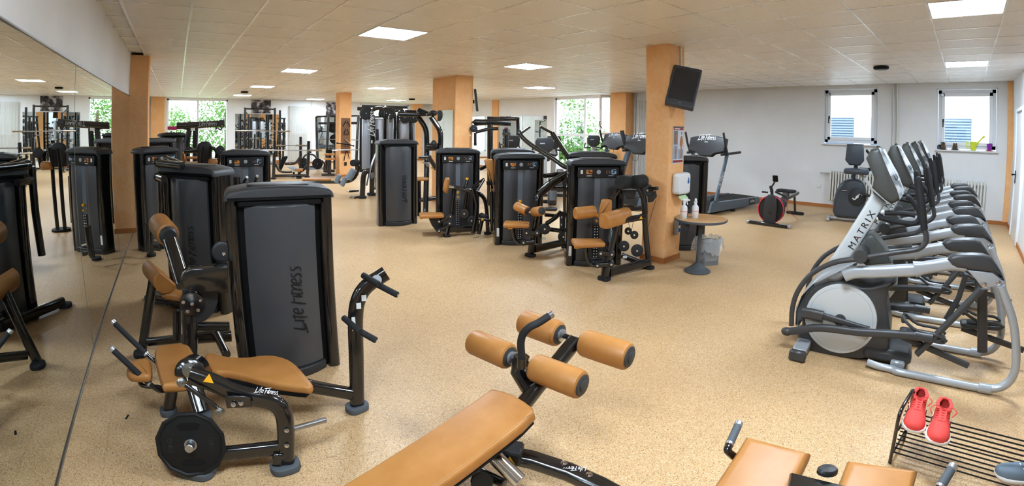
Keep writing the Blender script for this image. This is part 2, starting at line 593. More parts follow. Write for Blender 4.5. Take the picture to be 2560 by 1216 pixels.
LN = {(4, 0): 'largest square LED ceiling light left of the wide orange pillar', (4, 7): 'LED ceiling light above the left weight towers, second behind the largest one',
      (4, 14): 'LED ceiling light between the left window and the squat rack', (4, 21): 'small LED ceiling light just in front of the left back window',
      (9, 23): 'LED ceiling light close to the back wall near the tall radiator', (9, 12): 'LED ceiling light right of the narrow orange pillar',
      (14, 21): 'farthest LED ceiling light above the grey cable station', (9, 2): 'LED ceiling light between the two orange pillars',
      (14, 7): 'LED ceiling light in front of the window with the open sash', (8, -8): 'large LED ceiling light cut by the top edge at right',
      (14, -8): 'LED ceiling light above the row of cross trainers', (13, 0): 'LED ceiling light hidden behind the television pillar', (14, 14): 'LED ceiling light hidden behind the wide orange pillar', (4, -7): 'LED ceiling light overhead the camera', (0, -7): 'LED ceiling light above the camera near the mirror wall'}
for a, b_ in LIGHTS:
    L = thing('ceiling_light', LN[a, b_], 'ceiling light', (gx(a + .5), gy(b_ + .5), H), 0, 'square LED ceiling lights', world=False)
    mb = MB(); mb.box((0, 0, .004), (.588, .588, .012), .002); mb.build('diffuser', 'panel_light', L, smooth=False)
    mb = MB()
    for sx, sy, w, h in ((-.302, 0, .016, .62), (.302, 0, .016, .62), (0, -.302, .588, .016), (0, .302, .588, .016)):
        mb.box((sx, sy, .006), (w, h, .016), .002)
    mb.build('frame', 'white_gloss', L)
for (x, y), lb in (((8.37, 1.2), 'black round ceiling loudspeaker in front of the small right windows'), ((2.05, 15.9), 'black round ceiling loudspeaker beyond the left machines'), ((8.44, 16.5), 'black round ceiling loudspeaker near the far orange pilaster')):
    S = thing('ceiling_speaker', lb, 'loudspeaker', (x, y, H), 0, 'ceiling loudspeakers', world=False)
    MB().lathe([(.085, 0), (.12, -.004), (.125, -.03), (.11, -.045), (.0, -.048)], (0, 0, 0), n=20).build('housing', 'black_matt', S)
    MB().lathe([(.095, -.046), (.09, -.052), (0, -.054)], (0, 0, 0), n=20).build('grille', 'plastic_dark', S)

# ---- orange pillars and pilasters
def pillar(name, x0, x1, y0, y1, z=H + .01):
    mb = MB(); mb.box(((x0 + x1) / 2, (y0 + y1) / 2, z / 2), (x1 - x0, y1 - y0, z), .006)
    o = struct(mb.build(name, 'orange', smooth=False))
    mb = MB(); w = .01
    for c, d in ((((x0 + x1) / 2, y0 - w / 2, .035), (x1 - x0 + 2 * w, w, .07)), (((x0 + x1) / 2, y1 + w / 2, .035), (x1 - x0 + 2 * w, w, .07)),
                 ((x0 - w / 2, (y0 + y1) / 2, .035), (w, y1 - y0, .07)), ((x1 + w / 2, (y0 + y1) / 2, .035), (w, y1 - y0, .07))):
        mb.box(c, d)
    mb.build('skirting', 'wood_base', o, smooth=False)
    return o
P1 = (5.02, 5.39, 3.14, 3.49)
P2 = (5.22, 5.66, 8.25, 9.20)
P3 = (4.93, 5.34, 14.75, 15.15)
pillar('pillar_television', *P1)
pillar('pillar_middle', *P2)
pillar('pillar_narrow', *P3)
pillar('pillar_mirror_wall', XL - .01, XL + .29, 8.16, 8.56)
pillar('pilaster_back_left', -1.1, -.56, YB - .12, YB + .02)
pillar('pilaster_back_right', 10.5, 11.02, YB - .14, YB + .02)
pillar('pilaster_right_far', XR - .05, XR + .02, 14.85, 15.25)
pillar('pillar_right_wall', XR - .36, XR + .02, 8.40, 8.98)
pillar('trim_door_corner', XR - .05, XR + .01, YD - .02, YD + .10)

# ---- windows
def window(name, axis, pos, hole, mull, trans, inset=.10, fw=.07, out=1, sash=None):
    """frame bars and one pane per opening; mull / trans are lists of u / z positions"""
    u0, u1, z0, z1 = hole
    def P(u, z, d): return (pos + out * d, u, z) if axis == 'x' else (u, pos + out * d, z)
    def D(u, z, d): return (d, u, z) if axis == 'x' else (u, d, z)
    fr = MB()
    for c, d in (((u0 + fw / 2, (z0 + z1) / 2), (fw, z1 - z0)), ((u1 - fw / 2, (z0 + z1) / 2), (fw, z1 - z0)),
                 (((u0 + u1) / 2, z0 + fw / 2), (u1 - u0, fw)), (((u0 + u1) / 2, z1 - fw / 2), (u1 - u0, fw))):
        fr.box(P(c[0], c[1], inset), D(d[0], d[1], .07), .004)
    w = struct(fr.build(name, 'white_frame'))
    for m_ in mull:
        MB().box(P(m_, (z0 + z1) / 2, inset - .005), D(fw * 1.15, z1 - z0 - 2 * fw, .07), .004).build('mullion', 'white_frame', w)
    for tz in trans:
        MB().box(P((u0 + u1) / 2, tz, inset - .008), D(u1 - u0 - 2 * fw, fw * 1.1, .07), .004).build('transom', 'white_frame', w)
    us = [u0] + mull + [u1]; zs = [z0] + trans + [z1]
    for i in range(len(us) - 1):
        for j in range(len(zs) - 1):
            if sash == (i, j): continue
            a0, a1 = us[i] + fw * .55, us[i + 1] - fw * .55
            c0, c1 = zs[j] + fw * .55, zs[j + 1] - fw * .55
            MB().box(P((a0 + a1) / 2, (c0 + c1) / 2, inset), D(a1 - a0, c1 - c0, .012)).build('pane', 'glass', w, smooth=False)
    return w
w = window('window_1', 'y', YB, WB1, [.76], [1.47])
w = window('window_2', 'y', YB, WB2, [9.1], [1.47])
# green-black roller blinds over the second window's upper edge
for x0, x1 in ((7.93, 9.05), (9.15, 10.29)):
    MB().box(((x0 + x1) / 2, YB + .05, 2.53), (x1 - x0, .03, .12), .01).build('blind_box', 'plastic_dark', w)
w = window('window_3', 'x', XR, WR1, [10.38], [1.43], sash=(0, 1))
# the tilted-open sash: hinged at the pillar side, swung into the room
sh_ = MB()
S0 = V(XR - .03, 9.22, 0); S1 = V(11.0, 9.31, 0)
dv = (S1 - S0).normalized()
za, zb = 1.50, 2.64
for z in (za, zb): sh_.bar(S0 + V(0, 0, z), S1 + V(0, 0, z), .06, .075)
for p in (S0, S1): sh_.bar(p + V(0, 0, za - .037), p + V(0, 0, zb + .037), .075, .06, up=dv)
so = sh_.build('open_sash', 'white_frame', w)
MB().bar(S0 + V(0, 0, (za + zb) / 2), S1 + V(0, 0, (za + zb) / 2), .01, zb - za - .06, bev=0).build('pane', 'glass', so, smooth=False)
MB().tube(fillet([S1 - dv * .02 + V(-.05, -.02, 1.86), S1 + V(-.07, -.03, 1.86), S1 + V(-.07, -.05, 1.72), S1 - dv*.1 + V(-.06, -.05, 1.66)], .02), .011).build('handle', 'black_matt', so)

def small_window(name, hole):
    u0, u1, z0, z1 = hole
    w = window(name, 'x', XR, (u0 + .03, u1 - .03, z0 + .03, z1 - .03), [], [], inset=.085, fw=.075)
    # inner sash
    mb = MB()
    a0, a1, c0, c1 = u0 + .09, u1 - .09, z0 + .09, z1 - .09; fw = .07
    for c, d in (((a0 + fw / 2, (c0 + c1) / 2), (fw, c1 - c0)), ((a1 - fw / 2, (c0 + c1) / 2), (fw, c1 - c0)), (((a0 + a1) / 2, c0 + fw / 2), (a1 - a0, fw)), (((a0 + a1) / 2, c1 - fw / 2), (a1 - a0, fw))):
        mb.box((XR + .05, c[0], c[1]), (.05, d[0], d[1]), .006)
    sa = mb.build('sash', 'white_frame', w)
    mb = MB(); hy = a1 - .035; hz = (z0 + z1) / 2 - .03
    mb.box((XR + .02, hy, hz), (.02, .03, .07), .006); mb.tube(fillet([(XR + .02, hy, hz), (XR - .025, hy, hz), (XR - .025, hy, hz - .13)], .015), .010)
    mb.build('handle', 'black_matt', sa)
    mb = MB(); mb.box((XR + .005, a1 - .02, z1 - .13), (.04, .06, .06), .01); mb.build('hinge', 'steel', w)
    # sill and reveal lining
    mb = MB(); mb.box((XR - .01, (u0 + u1) / 2, z0 - .004), (.16, u1 - u0 + .04, .03), .006)
    mb.build('sill', 'white_gloss', w)
    mb = MB()
    mb.box((XR + .08, u0 + .012, (z0 + z1) / 2), (.17, .024, z1 - z0), .003); mb.box((XR + .08, u1 - .012, (z0 + z1) / 2), (.17, .024, z1 - z0), .003)
    mb.box((XR + .08, (u0 + u1) / 2, z1 - .012), (.17, u1 - u0, .024), .003)
    mb.build('reveal', 'white_gloss', w)
    return w
small_window('window_4', WS1)
small_window('window_5', WS2)

# ---- door in the short wall at right
dr = MB(); dr.box((9.85, YD + .012, 1.03), (1.0, .03, 2.06), .006)
door = struct(dr.build('door_1', 'white_gloss'))
mb = MB()
for x in (9.32, 10.38): mb.box((x, YD + .02, 1.05), (.06, .05, 2.1), .006)
mb.box((9.85, YD + .02, 2.12), (1.12, .05, .06), .006)
mb.build('door_frame', 'white_frame', door)
mb = MB(); mb.box((10.26, YD + .034, 1.0), (.05, .012, .22), .006); mb.tube(fillet([(10.26, YD + .03, 1.04), (10.26, YD + .09, 1.04), (10.13, YD + .09, 1.04)], .02), .011)
mb.build('door_handle', 'black_matt', door)

# ---- mirrors
def mirror(name, label, axis, pos, panels, out, group=None):
    """panels: (u0, u1, z0, z1)"""
    u0 = panels[0][0]
    th = thing(name, label, 'mirror', (pos, u0, 0) if axis == 'x' else (u0, pos, 0), 0, group)
    for a0, a1, c0, c1 in panels:
        P = lambda u, z, d: (pos + out * d, u, z) if axis == 'x' else (u, pos + out * d, z)
        D = lambda u, z, d: (d, u, z) if axis == 'x' else (u, d, z)
        g = MB().box(P((a0 + a1) / 2, (c0 + c1) / 2, .007), D(a1 - a0 - .003, c1 - c0, .006)).build('mirror_panel', 'mirror', th, smooth=False)
    return th
ML = mirror('wall_mirror', 'wall of frameless mirror panels on the left wall reflecting the machines', 'x', XL, [(-4.4, -1.3, .015, 2.08), (-1.3, 1.35, .015, 2.08), (1.35, 3.9, .015, 2.08), (3.9, 6.24, .015, 2.08), (6.24, 8.14, .015, 2.08)], 1)
MB().box((XL + .010, 1.87, 2.086), (.018, 12.54, .012), .003).build('mirror_rail', 'steel', ML)
MB().box((XL + .010, 1.87, .006), (.018, 12.54, .012), .003).build('mirror_rail', 'steel', ML)
for y in (-1.3, 1.35, 3.9, 6.24): MB().box((XL + .0105, y, 1.05), (.002, .004, 2.05)).build('panel_joint', 'mirror_edge', ML, smooth=False)
mirror('wall_mirror', 'tall mirror behind the squat rack on the back wall', 'y', YB, [(2.28, 4.42, .3, 2.09)], -1)
mirror('wall_mirror', 'mirror at the back wall left of the narrow orange pillar', 'y', YB, [(5.76, 7.3, .15, 2.07)], -1)
mirror('wall_mirror', 'wide mirror on the right wall left of the window with the open sash', 'x', XR, [(12.1, 14.83, .3, 2.07), (15.27, 18.4, .3, 2.07)], -1)
mirror('wall_mirror', 'small mirror on the side of the wide orange pillar', 'x', P2[0], [(8.32, 8.95, .9, 2.0)], -1)

# ================================================================ outside the windows
m, t, b = mat('leaf', rgb(120, 170, 70), .6, spec=.3)
oi = nd(t, 'ShaderNodeNewGeometry')
t.links.new(ramp(t, noise(t, coords(t), 2.2, 3), [(.3, rgb(52, 92, 34)), (.55, rgb(84, 128, 56)), (.75, rgb(128, 160, 92))]), b.inputs['Base Color'])
b.inputs['Transmission Weight'].default_value = 0
_tl = nd(t, 'ShaderNodeBsdfTranslucent'); _tl.inputs[0].default_value = rgb(104, 146, 62)
_mx = nd(t, 'ShaderNodeMixShader'); _mx.inputs[0].default_value = .4
t.links.new(b.outputs[0], _mx.inputs[1]); t.links.new(_tl.outputs[0], _mx.inputs[2]); t.links.new(_mx.outputs[0], t.nodes['Material Output'].inputs[0])
mat('bark', rgb(96, 78, 60), .9)
mat('grass', rgb(150, 158, 128), .9)
mat('paving', rgb(168, 168, 168), .9)
mat('facade', rgb(214, 216, 218), .8)
mat('blind', rgb(112, 128, 150), .5)
mat('dark_glass', rgb(70, 88, 110), .1)
g = MB(); g.box((5, 34, -.35), (60, 26, .1)); struct(g.build('ground_behind', 'grass', smooth=False))
g = MB(); g.box((27, 6, -.35), (30, 60, .1)); struct(g.build('ground_beside', 'paving', smooth=False))
def tree(loc, hgt, rad, n, label, seed):
    R = random.Random(seed)
    t_ = thing('tree', label, 'tree', loc, 0, 'trees outside the windows', world=False)
    MB().tube([(0, 0, 0), (.05, 0, hgt * .3), (0, .05, hgt * .62)], [.14, .11, .06], n=8).build('trunk', 'bark', t_)
    mb = MB()
    bl = [(R.uniform(-.6, .6) * rad, R.uniform(-.5, .5) * rad, hgt * R.uniform(.12, .92), rad * R.uniform(.35, .6)) for _ in range(16)]
    for i in range(n):
        cx_, cy_, cz_, r = bl[R.randrange(16)]
        a = R.uniform(0, 2 * pi); u = R.uniform(-1, 1); q = r * R.uniform(.55, 1.0); k = math.sqrt(1 - u * u)
        c = V(cx_ + q * k * cos(a), cy_ + q * k * sin(a), max(.05, cz_ + q * u))
        s = R.uniform(.05, .11)
        e1 = V(R.uniform(-1, 1), R.uniform(-1, 1), R.uniform(-1, 1)).normalized(); e2 = e1.orthogonal().normalized()
        mb.add([c - e1 * s, c + e2 * s * .5, c + e1 * s, c - e2 * s * .5], [(0, 1, 2, 3)])
    mb.build('crown', 'leaf', t_, smooth=False)
for i, (x, y, h, r, n, lb) in enumerate([
        (2.3, 25.0, 4.2, 1.7, 4200, 'leafy tree outside the left back window at its right half'), (-.4, 26.5, 2.6, 1.6, 2200, 'low bushy tree outside the left back window at its left half'),
        (9.2, 25.5, 4.6, 2.0, 2600, 'leafy tree outside the window behind the cable station'),
        (16.0, 14.6, 3.6, 1.8, 4200, 'dense tree outside the window with the open sash'), (17.5, 11.2, 3.0, 1.7, 2200, 'bushy tree outside behind the open sash')]):
    tree((x, y, -.3), h, r, n, lb, i + 5)
# white neighbouring building with blinds, seen through the small windows
B_ = thing('neighbour_building', 'white building with grey blinds outside the small right windows', 'building', (19.0, 1.0, -.3), 0, None)
MB().box((19.6, 1.0, 3.2), (1.2, 16, 7.0)).build('wall', 'facade', B_, smooth=False)
for k, y in enumerate((-5.6, -3.6, -1.6, .4, 2.4, 4.4)):
    wo = MB().box((18.99, y, 1.75), (.06, 1.5, 1.05), .01).build('window', 'white_frame', B_)
    MB().box((18.95, y, 1.75), (.03, 1.38, .95)).build('pane', 'dark_glass', wo, smooth=False)
    for j in range(10):
        MB().box((18.92, y, 1.33 + j * .092), (.03, 1.36, .055)).build('slat', 'blind', wo, smooth=False)

# ================================================================ weight towers
MACH = {}
def arc_panel(x0, x1, y, bulge, sgn, n=8):
    """plan outline of a shroud bulging in the direction sgn along y"""
    p = [(x0 + (x1 - x0) * i / n, y + sgn * bulge * (1 - ((2 * i / n - 1) ** 2))) for i in range(n + 1)]
    return p + [(x1, y - sgn * .02), (x0, y - sgn * .02)]
STROKES = [[(.55, 1.75), (.12, .02), (.95, .12)], [(-.35, -.28), (.75, -.06)], [(1.22, 1.0), (1.06, 0)], [(1.30, 1.36), (1.33, 1.5)], [(2.05, 1.82), (1.78, 1.7), (1.42, -.35)], [(1.38, .95), (1.92, 1.02)],
           [(1.98, .52), (2.46, .62), (2.38, 1.0), (2.06, .9), (1.92, .4), (2.04, .03), (2.44, .16)],
           [(3.30, 1.6), (2.90, -.3)], [(2.72, 1.5), (3.6, 1.68), (4.75, 1.95)], [(3.06, .82), (3.62, .92)], [(3.86, 1.0), (3.70, 0)], [(4.32, 1.55), (4.0, .12), (4.28, .05)], [(3.98, 1.0), (4.5, 1.06)],
           [(4.62, 1.0), (4.46, 0)], [(4.56, .55), (4.86, 1.0), (5.06, .9), (4.92, 0)],
           [(5.20, .52), (5.66, .62), (5.58, 1.0), (5.28, .9), (5.14, .4), (5.26, .03), (5.64, .16)],
           [(6.30, .98), (6.0, 1.0), (5.90, .74), (6.16, .42), (6.08, .06), (5.74, .02)], [(6.98, 1.02), (6.68, 1.02), (6.56, .76), (6.84, .44), (6.76, .06), (6.38, .0)]]
def script_logo(size, M, mat_, parent):
    """brush-script maker's lettering built from flat strokes"""
    k = size * .62
    mb = MB(M)
    for st in STROKES:
        P = [((x - 3.4) * k, (y - .6) * k, 0) for x, y in st]
        P = spline(P, 3) if len(P) > 2 else P
        n = len(P)
        rr = [.55 + .45 * sin(pi * (i + .6) / (n + .2)) for i in range(n)] if n > 2 else [1.0, .8]
        w = .088 * k
        mb.tube(P, rr, sect=[(-w, -.0006), (w, -.0006), (w, .0010), (-w, .0010)], up=(0, 0, 1))
    return mb.build('lettering', mat_, parent, smooth=False)
def tower(T_, P, yaw, zc, back=False, W=.69, front=True, letter=True, D=.27):
    """weight tower whose visible face (front, or back if back=True) has its foot line centred at P"""
    c, s = cos(yaw), sin(yaw)
    if back:
        M = Matrix.Translation(V(P[0], P[1], 0)) @ Matrix.Rotation(yaw + pi, 4, 'Z') @ Matrix.Translation(V(0, -D, 0))
    else:
        M = Matrix.Translation(V(P[0], P[1], 0)) @ Matrix.Rotation(yaw, 4, 'Z')
    h = W / 2
    for sx in (-1, 1):
        pl = rrect(.085, D - .06, .035, 4, sx * (h - .0425), D / 2)
        mb = MB(M); mb.slab(pl, (0, 0, 0), (1, 0, 0), (0, 1, 0), zc + .02, 0); mb.build('post', 'steel_black', T_)
    # cap: arched cover
    prof = [(-h - .004, zc), (h + .004, zc)] 
    for i in range(7): a = radians(i * 15); prof.append((h + .004 - .06 + .06 * cos(a), zc + .005 + .06 * sin(a)))
    for i in range(1, 8): x = (h - .048) * (1 - 2 * i / 8); prof.append((x, zc + .065 + .020 * (1 - (x / h) ** 2)))
    for i in range(7): a = radians(90 + i * 15); prof.append((-h - .004 + .06 + .06 * cos(a), zc + .005 + .06 * sin(a)))
    mb = MB(M); mb.slab(prof, (0, D + .015, 0), (1, 0, 0), (0, 0, 1), D + .03, .022); cap = mb.build('cap', 'plastic_charcoal', T_)
    mb = MB(M); mb.slab(rrect(.40, D - .1, .05), (0, D / 2, zc + .074), (1, 0, 0), (0, 1, 0), .014, .005); mb.build('cap_inlay', 'plastic_dark', cap)
    # dark liner between the posts
    mb = MB(M); mb.box((0, D / 2, zc / 2), (W - .15, D - .16, zc)); mb.build('liner', 'black_matt', T_, smooth=False)
    # back shroud, one bulging sheet
    mb = MB(M); mb.slab(arc_panel(-.225, .225, D - .03, .075, 1), (0, 0, .07), (1, 0, 0), (0, 1, 0), zc - .10, .012)
    bp = mb.build('back_shroud', 'shroud', T_)
    mb = MB(M); mb.slab(arc_panel(-.24, .24, D - .03, .095, 1), (0, 0, 0), (1, 0, 0), (0, 1, 0), .07, .012); mb.build('foot_plate', 'plastic_dark', T_)
    mb = MB(M); mb.box((0, D - .02, zc - .02), (.53, .05, .04), .01); mb.build('head_rail', 'black_matt', T_)
    if letter:
        LM = M @ Matrix.Translation(V(-.07, D + .0415, zc * .46)) @ Matrix.Rotation(pi, 4, 'Z') @ Matrix.Rotation(pi / 2, 4, 'X') @ Matrix.Rotation(pi / 2, 4, 'Z')
        script_logo(.102, LM, 'letter_dark', bp)
    if front:
        for sx in (-1, 1):
            mb = MB(M); mb.slab(arc_panel(min(sx * .035, sx * .235), max(sx * .035, sx * .235), .03, .03, -1), (0, 0, .07), (1, 0, 0), (0, 1, 0), zc - .20, .008)
            mb.build('front_shroud', 'shroud', T_)
        mb = MB(M); mb.box((0, .04, zc / 2 - .02), (.07, .02, zc - .2)); mb.build('slot', 'shroud_slot', T_, smooth=False)
        mb = MB(M); mb.slab(arc_panel(-.25, .25, .03, .055, -1), (0, 0, 0), (1, 0, 0), (0, 1, 0), .07, .012); mb.build('foot_plate', 'plastic_dark', T_)
        mb = MB(M); mb.box((0, .015, zc - .075), (.50, .06, .125), .008); pk = mb.build('placard', 'sticker_black', T_)
        y = -.0165
        for i, (x, w, z, hh, mt) in enumerate(((-.205, .028, .0, .045, 'sticker'), (-.115, .075, .0, .05, 'orange_figure'), (.115, .05, 0, .04, 'brown_figure'), (.185, .06, .004, .06, 'blue_figure'), (-.115, .06, -.045, .008, 'sticker'), (.15, .06, -.043, .006, 'sticker'))):
            mb = MB(M); mb.box((x, y, zc - .07 + z), (w, .003, hh)); mb.build('picture', mt, pk, smooth=False)
        mb = MB(M); mb.lathe([(.018, 0), (.024, .002), (.026, .004), (.022, .005)], (0, -.013, zc - .07), (0, -1, 0), 18); mb.build('emblem', 'letter_grey', pk)
        # weight plates in the slot with their numbers and the yellow selector pins
        mb = MB(M)
        for k in range(12): mb.box((0, .026, .12 + k * .034), (.062, .02, .029))
        so = mb.build('weight_plates', 'sticker_black', T_, smooth=False); so['kind'] = 'stuff'
        mb = MB(M)
        for k in range(12):
            for x in (-.016, .016): mb.box((x, .0145, .12 + k * .034), (.012, .003, .012))
        so = mb.build('weight_numbers', 'letter_white', T_, smooth=False); so['kind'] = 'stuff'
        for z in (.56, .63):
            mb = MB(M); mb.cyl((0, .03, z), (0, -.012, z), .014 if z < .6 else .019, 12, .004); mb.build('selector_pin', 'yellow', T_)
    mb = MB(M); mb.box((-h + .038, -.0015 + .03, .19), (.034, .004, .12)); mb.build('warning_sticker', 'sticker', T_, smooth=False)
    return M
m, t, b = mat('orange_figure', rgb(60, 50, 46), .5)
t.links.new(ramp(t, noise(t, coords(t), 42, 2), [(.45, rgb(34, 32, 34)), (.52, rgb(214, 132, 44))]), b.inputs['Base Color'])
m, t, b = mat('brown_figure', rgb(60, 50, 46), .5)
t.links.new(ramp(t, noise(t, coords(t), 48, 2), [(.48, rgb(32, 30, 32)), (.56, rgb(120, 84, 56))]), b.inputs['Base Color'])
m, t, b = mat('blue_figure', rgb(60, 50, 46), .5)
t.links.new(ramp(t, noise(t, coords(t), 40, 2), [(.45, rgb(30, 32, 38)), (.55, rgb(150, 178, 206))]), b.inputs['Base Color'])

def machine(key, label, P, yaw, zc, **k):
    t_ = thing('weight_machine', label, 'gym machine', (P[0], P[1], 0), 0, 'selectorized weight machines with charcoal towers')
    MACH[key] = t_
    t_['_M'] = 0
    tower(t_, P, yaw, zc, **k)
    return t_
machine('M2', 'back extension machine with charcoal tower standing behind the leg curl bench', (.605, 3.0), -.10, 1.2, back=True, front=False)
machine('M3', 'weight machine with charcoal tower directly behind the back extension machine', (.05, 4.5), -.8, 1.225, back=True)
machine('M4', 'weight machine with charcoal tower standing beside the orange pillar at the mirror', (-.24, 6.98), .65, 1.28, W=.60)
machine('M5', 'weight machine with placard and upright grips between the left towers and the bench press', (.89, 6.75), -.15, 1.235)
machine('M6', 'far weight tower under the long pull arm before the left window', (-.08, 12.0), .35, 1.385)
machine('M7', 'weight tower peeking above the tower beside the mirror pillar', (-.30, 8.95), .75, 1.34, front=False)
machine('T1', 'charcoal weight tower showing its lettered back in front of the cable station', (3.418, 7.122), -.10, 1.35, back=True, front=False)
machine('T2', 'weight machine with tan roller pad below the wide orange pillar', (4.0, 6.22), -.5, 1.235)
machine('T3', 'weight machine with two tan thigh rollers and one seat in the middle row', (4.26, 5.02), -.48, 1.216)
machine('T3b', 'weight tower half hidden directly behind the machine with two thigh rollers', (4.72, 5.75), -.6, 1.24)
machine('T4', 'abdominal machine with tan shoulder pads beside the television pillar', (4.304, 3.655), -.62, 1.22)
machine('T5', 'charcoal weight tower behind the television pillar and the round table', (5.79, 3.38), -1.09, 1.23, back=True, front=False)
machine('T6', 'weight tower cap showing behind the abdominal machine', (4.98, 4.34), -.75, 1.25)

# ================================================================ foreground left: plate-loaded leg curl bench
def foot(parent, p, w=.13, l=.10, h=.035, ang=0, m='rubber'):
    mb = MB(Matrix.Translation(V(p[0], p[1], 0)) @ Matrix.Rotation(ang, 4, 'Z'))
    mb.slab(rrect(l, w, min(l, w) * .42), (0, 0, 0), (1, 0, 0), (0, 1, 0), h, .008)
    return mb.build('rubber_foot', m, parent)
def padz(parent, pts, z, t, r=.022, name='pad', m='leather'):
    """pad with a horizontal outline (world xy), top at z"""
    mb = MB(); mb.slab(pts, (0, 0, z - t), (1, 0, 0), (0, 1, 0), t, r, 4)
    return mb.build(name, m, parent)
def smooth_poly(pts, k=4):
    P = [Vector((p[0], p[1], 0)) for p in pts]; n = len(P); out = []
    for i in range(n):
        a, b, c, d = P[i - 1], P[i], P[(i + 1) % n], P[(i + 2) % n]
        for j in range(k):
            t = j / k
            q = .5 * ((2 * b) + (c - a) * t + (2 * a - 5 * b + 4 * c - d) * t * t + (3 * b - a - 3 * c + d) * t ** 3)
            out.append((q.x, q.y))
    return out
mat('steel_dim', rgb(140, 138, 134), .28, metal=1.0)
def bolt(parent, p, ax, r=.011, m='chrome'):
    mb = MB(); mb.lathe([(r * 1.3, 0), (r * 1.3, .002), (r, .003), (r * .9, .009), (r * .45, .010)], p, ax, 10)
    return mb.build('bolt', m, parent)
def roller(parent, a, b, r, cap=None, n=20, ends=(1, 1)):
    """padded roller with stitched leather and end caps"""
    a = Vector(a); b = Vector(b); L = (b - a).length
    mb = MB(); mb.lathe([(r * .72, 0), (r * .93, .006), (r, .02), (r, L - .02), (r * .93, L - .006), (r * .72, L)], a, b - a, n)
    o = mb.build('roller_pad', 'leather', parent)
    d = (b - a).normalized()
    for e, p, s in ((ends[0], a, -1), (ends[1], b, 1)):
        if not e: continue
        mb = MB(); mb.lathe([(r * .76, 0), (r * .76, .003), (r * .66, .006), (r * .40, .006), (r * .40, .010), (r * .34, .012)], p, d * s, n)
        mb.build('end_cap', 'plastic_charcoal', o)
    return o
def grip(parent, a, b, r=.017, m='rubber'):
    a = Vector(a); b = Vector(b); d = (b - a).normalized()
    g = MB().cyl(a, b, r, 14, .003).build('grip', m, parent)
    MB().cyl(b - d * .002, b + d * .022, r * 1.06, 14, .003).build('grip_end', 'alu_grip', g)
    MB().cyl(a - d * .012, a + d * .002, r * 1.06, 14, .002).build('grip_ring', 'alu_grip', g)
    return g

LC = thing('leg_curl_bench', 'plate-loaded leg curl bench with tan pads and a black weight plate near the mirror', 'gym machine', (.2, 2.4, 0))
hip = ((0.05,2.766),(0.083,2.809),(0.154,2.734),(0.231,2.685),(0.294,2.664),(0.36,2.66),(0.438,2.628),(0.496,2.554),(0.525,2.457),(0.538,2.344),(0.546,2.224),(0.52,2.201),(0.494,2.216),(0.374,2.305),(0.248,2.438),(0.146,2.532),(0.086,2.549),(0.056,2.642))
padz(LC, smooth_poly(hip, 2), .36, .05, .018, 'hip_pad')
mb = MB(); mb.slab([(x * .93 + .02, y * .93 + .175) for x, y in hip], (0, 0, .285), (1, 0, 0), (0, 1, 0), .03, .006); mb.build('pad_board', 'black_matt', LC)
chest = ((-0.231,2.87),(-0.19,2.928),(-0.105,2.933),(-0.038,2.896),(-0.017,2.822),(0,2.7),(0.013,2.519),(-0.017,2.44),(-0.091,2.418),(-0.169,2.436),(-0.19,2.458),(-0.216,2.653))
padz(LC, smooth_poly(chest, 3), .39, .055, .022, 'chest_pad')
head = ((-0.388,2.73),(-0.374,2.805),(-0.337,2.856),(-0.275,2.845),(-0.254,2.788),(-0.248,2.654),(-0.278,2.63),(-0.335,2.647),(-0.374,2.675))
padz(LC, smooth_poly(head, 3), .36, .055, .024, 'head_pad')
# hand grips and their bent rods
for q in (((-0.456,3.068,0.5),(-0.292,2.969,0.33),(-0.238,2.943,0.28),(-0.181,2.814,0.27)), ((-0.428,2.68,0.5),(-0.273,2.655,0.3),(-0.224,2.629,0.25),(-0.166,2.651,0.24))):
    grip(LC, q[1], q[0], .016)
    MB().tube(fillet([q[1], q[2], q[3], (q[3][0] + .12, q[3][1] - .02, .26)], .05), .013).build('handle_rod', 'steel_black', LC)
MB().tube(spline(((-0.332,2.729,0.3),(-0.311,2.705,0.26),(-0.23,2.685,0.25),(-0.176,2.636,0.25))), .012).build('handle_rod', 'steel_black', LC)
# near side frame: from the pivot bracket over the elbow down to the right foot
nf = ((-0.038,2.193,0.545),(0.059,2.163,0.503),(0.13,2.141,0.459),(0.208,2.117,0.425),(0.283,2.094,0.404),(0.333,2.078,0.367),(0.353,2.072,0.297),(0.344,2.075,0.165),(0.325,2.081,0.013))
MB().oval(spline(nf, 4), .062, .085).build('side_frame', 'steel_black', LC)
lo = ((-0.143,2.226,0.069),(0.039,2.169,0.109),(0.32,2.082,0.128))
MB().oval([lo[0], lo[1], lo[2]], .05, .075).build('lower_beam', 'steel_black', LC)
A_ = (-0.095,2.212,0); B_f = (0.32,2.076,0); C_ = (0.842,2.42,0); D_ = (-0.207,2.809,0)
foot(LC, A_, .13, .20, .04, -.6, 'rubber_grey'); foot(LC, B_f, .12, .15, .04, 0, 'rubber_grey'); foot(LC, C_, .11, .14, .04, .2, 'rubber_grey'); foot(LC, D_, .1, .1, .04, 0, 'rubber_grey')
MB().oval([(A_[0] + .03, A_[1] + .01, .02), (A_[0] + .02, A_[1] + .03, .14)], .07, .09, up=(1, 0, 0)).build('leg', 'steel_black', LC)
MB().oval([(D_[0], D_[1], .02), (D_[0] + .08, D_[1] - .06, .30)], .06, .07, up=(1, 0, 0)).build('leg', 'steel_black', LC)
for q in ((0.363,2.069,0.249),(0.353,2.072,0.162)): bolt(LC, (q[0] - .015, q[1] - .033, q[2]), (-.28, -.95, .1), .009)
bk = ((0.307,2.086,0.116),(0.287,2.093,0.048))
MB().bar(bk[0], bk[1], .085, .05).build('gusset', 'steel_black', LC)
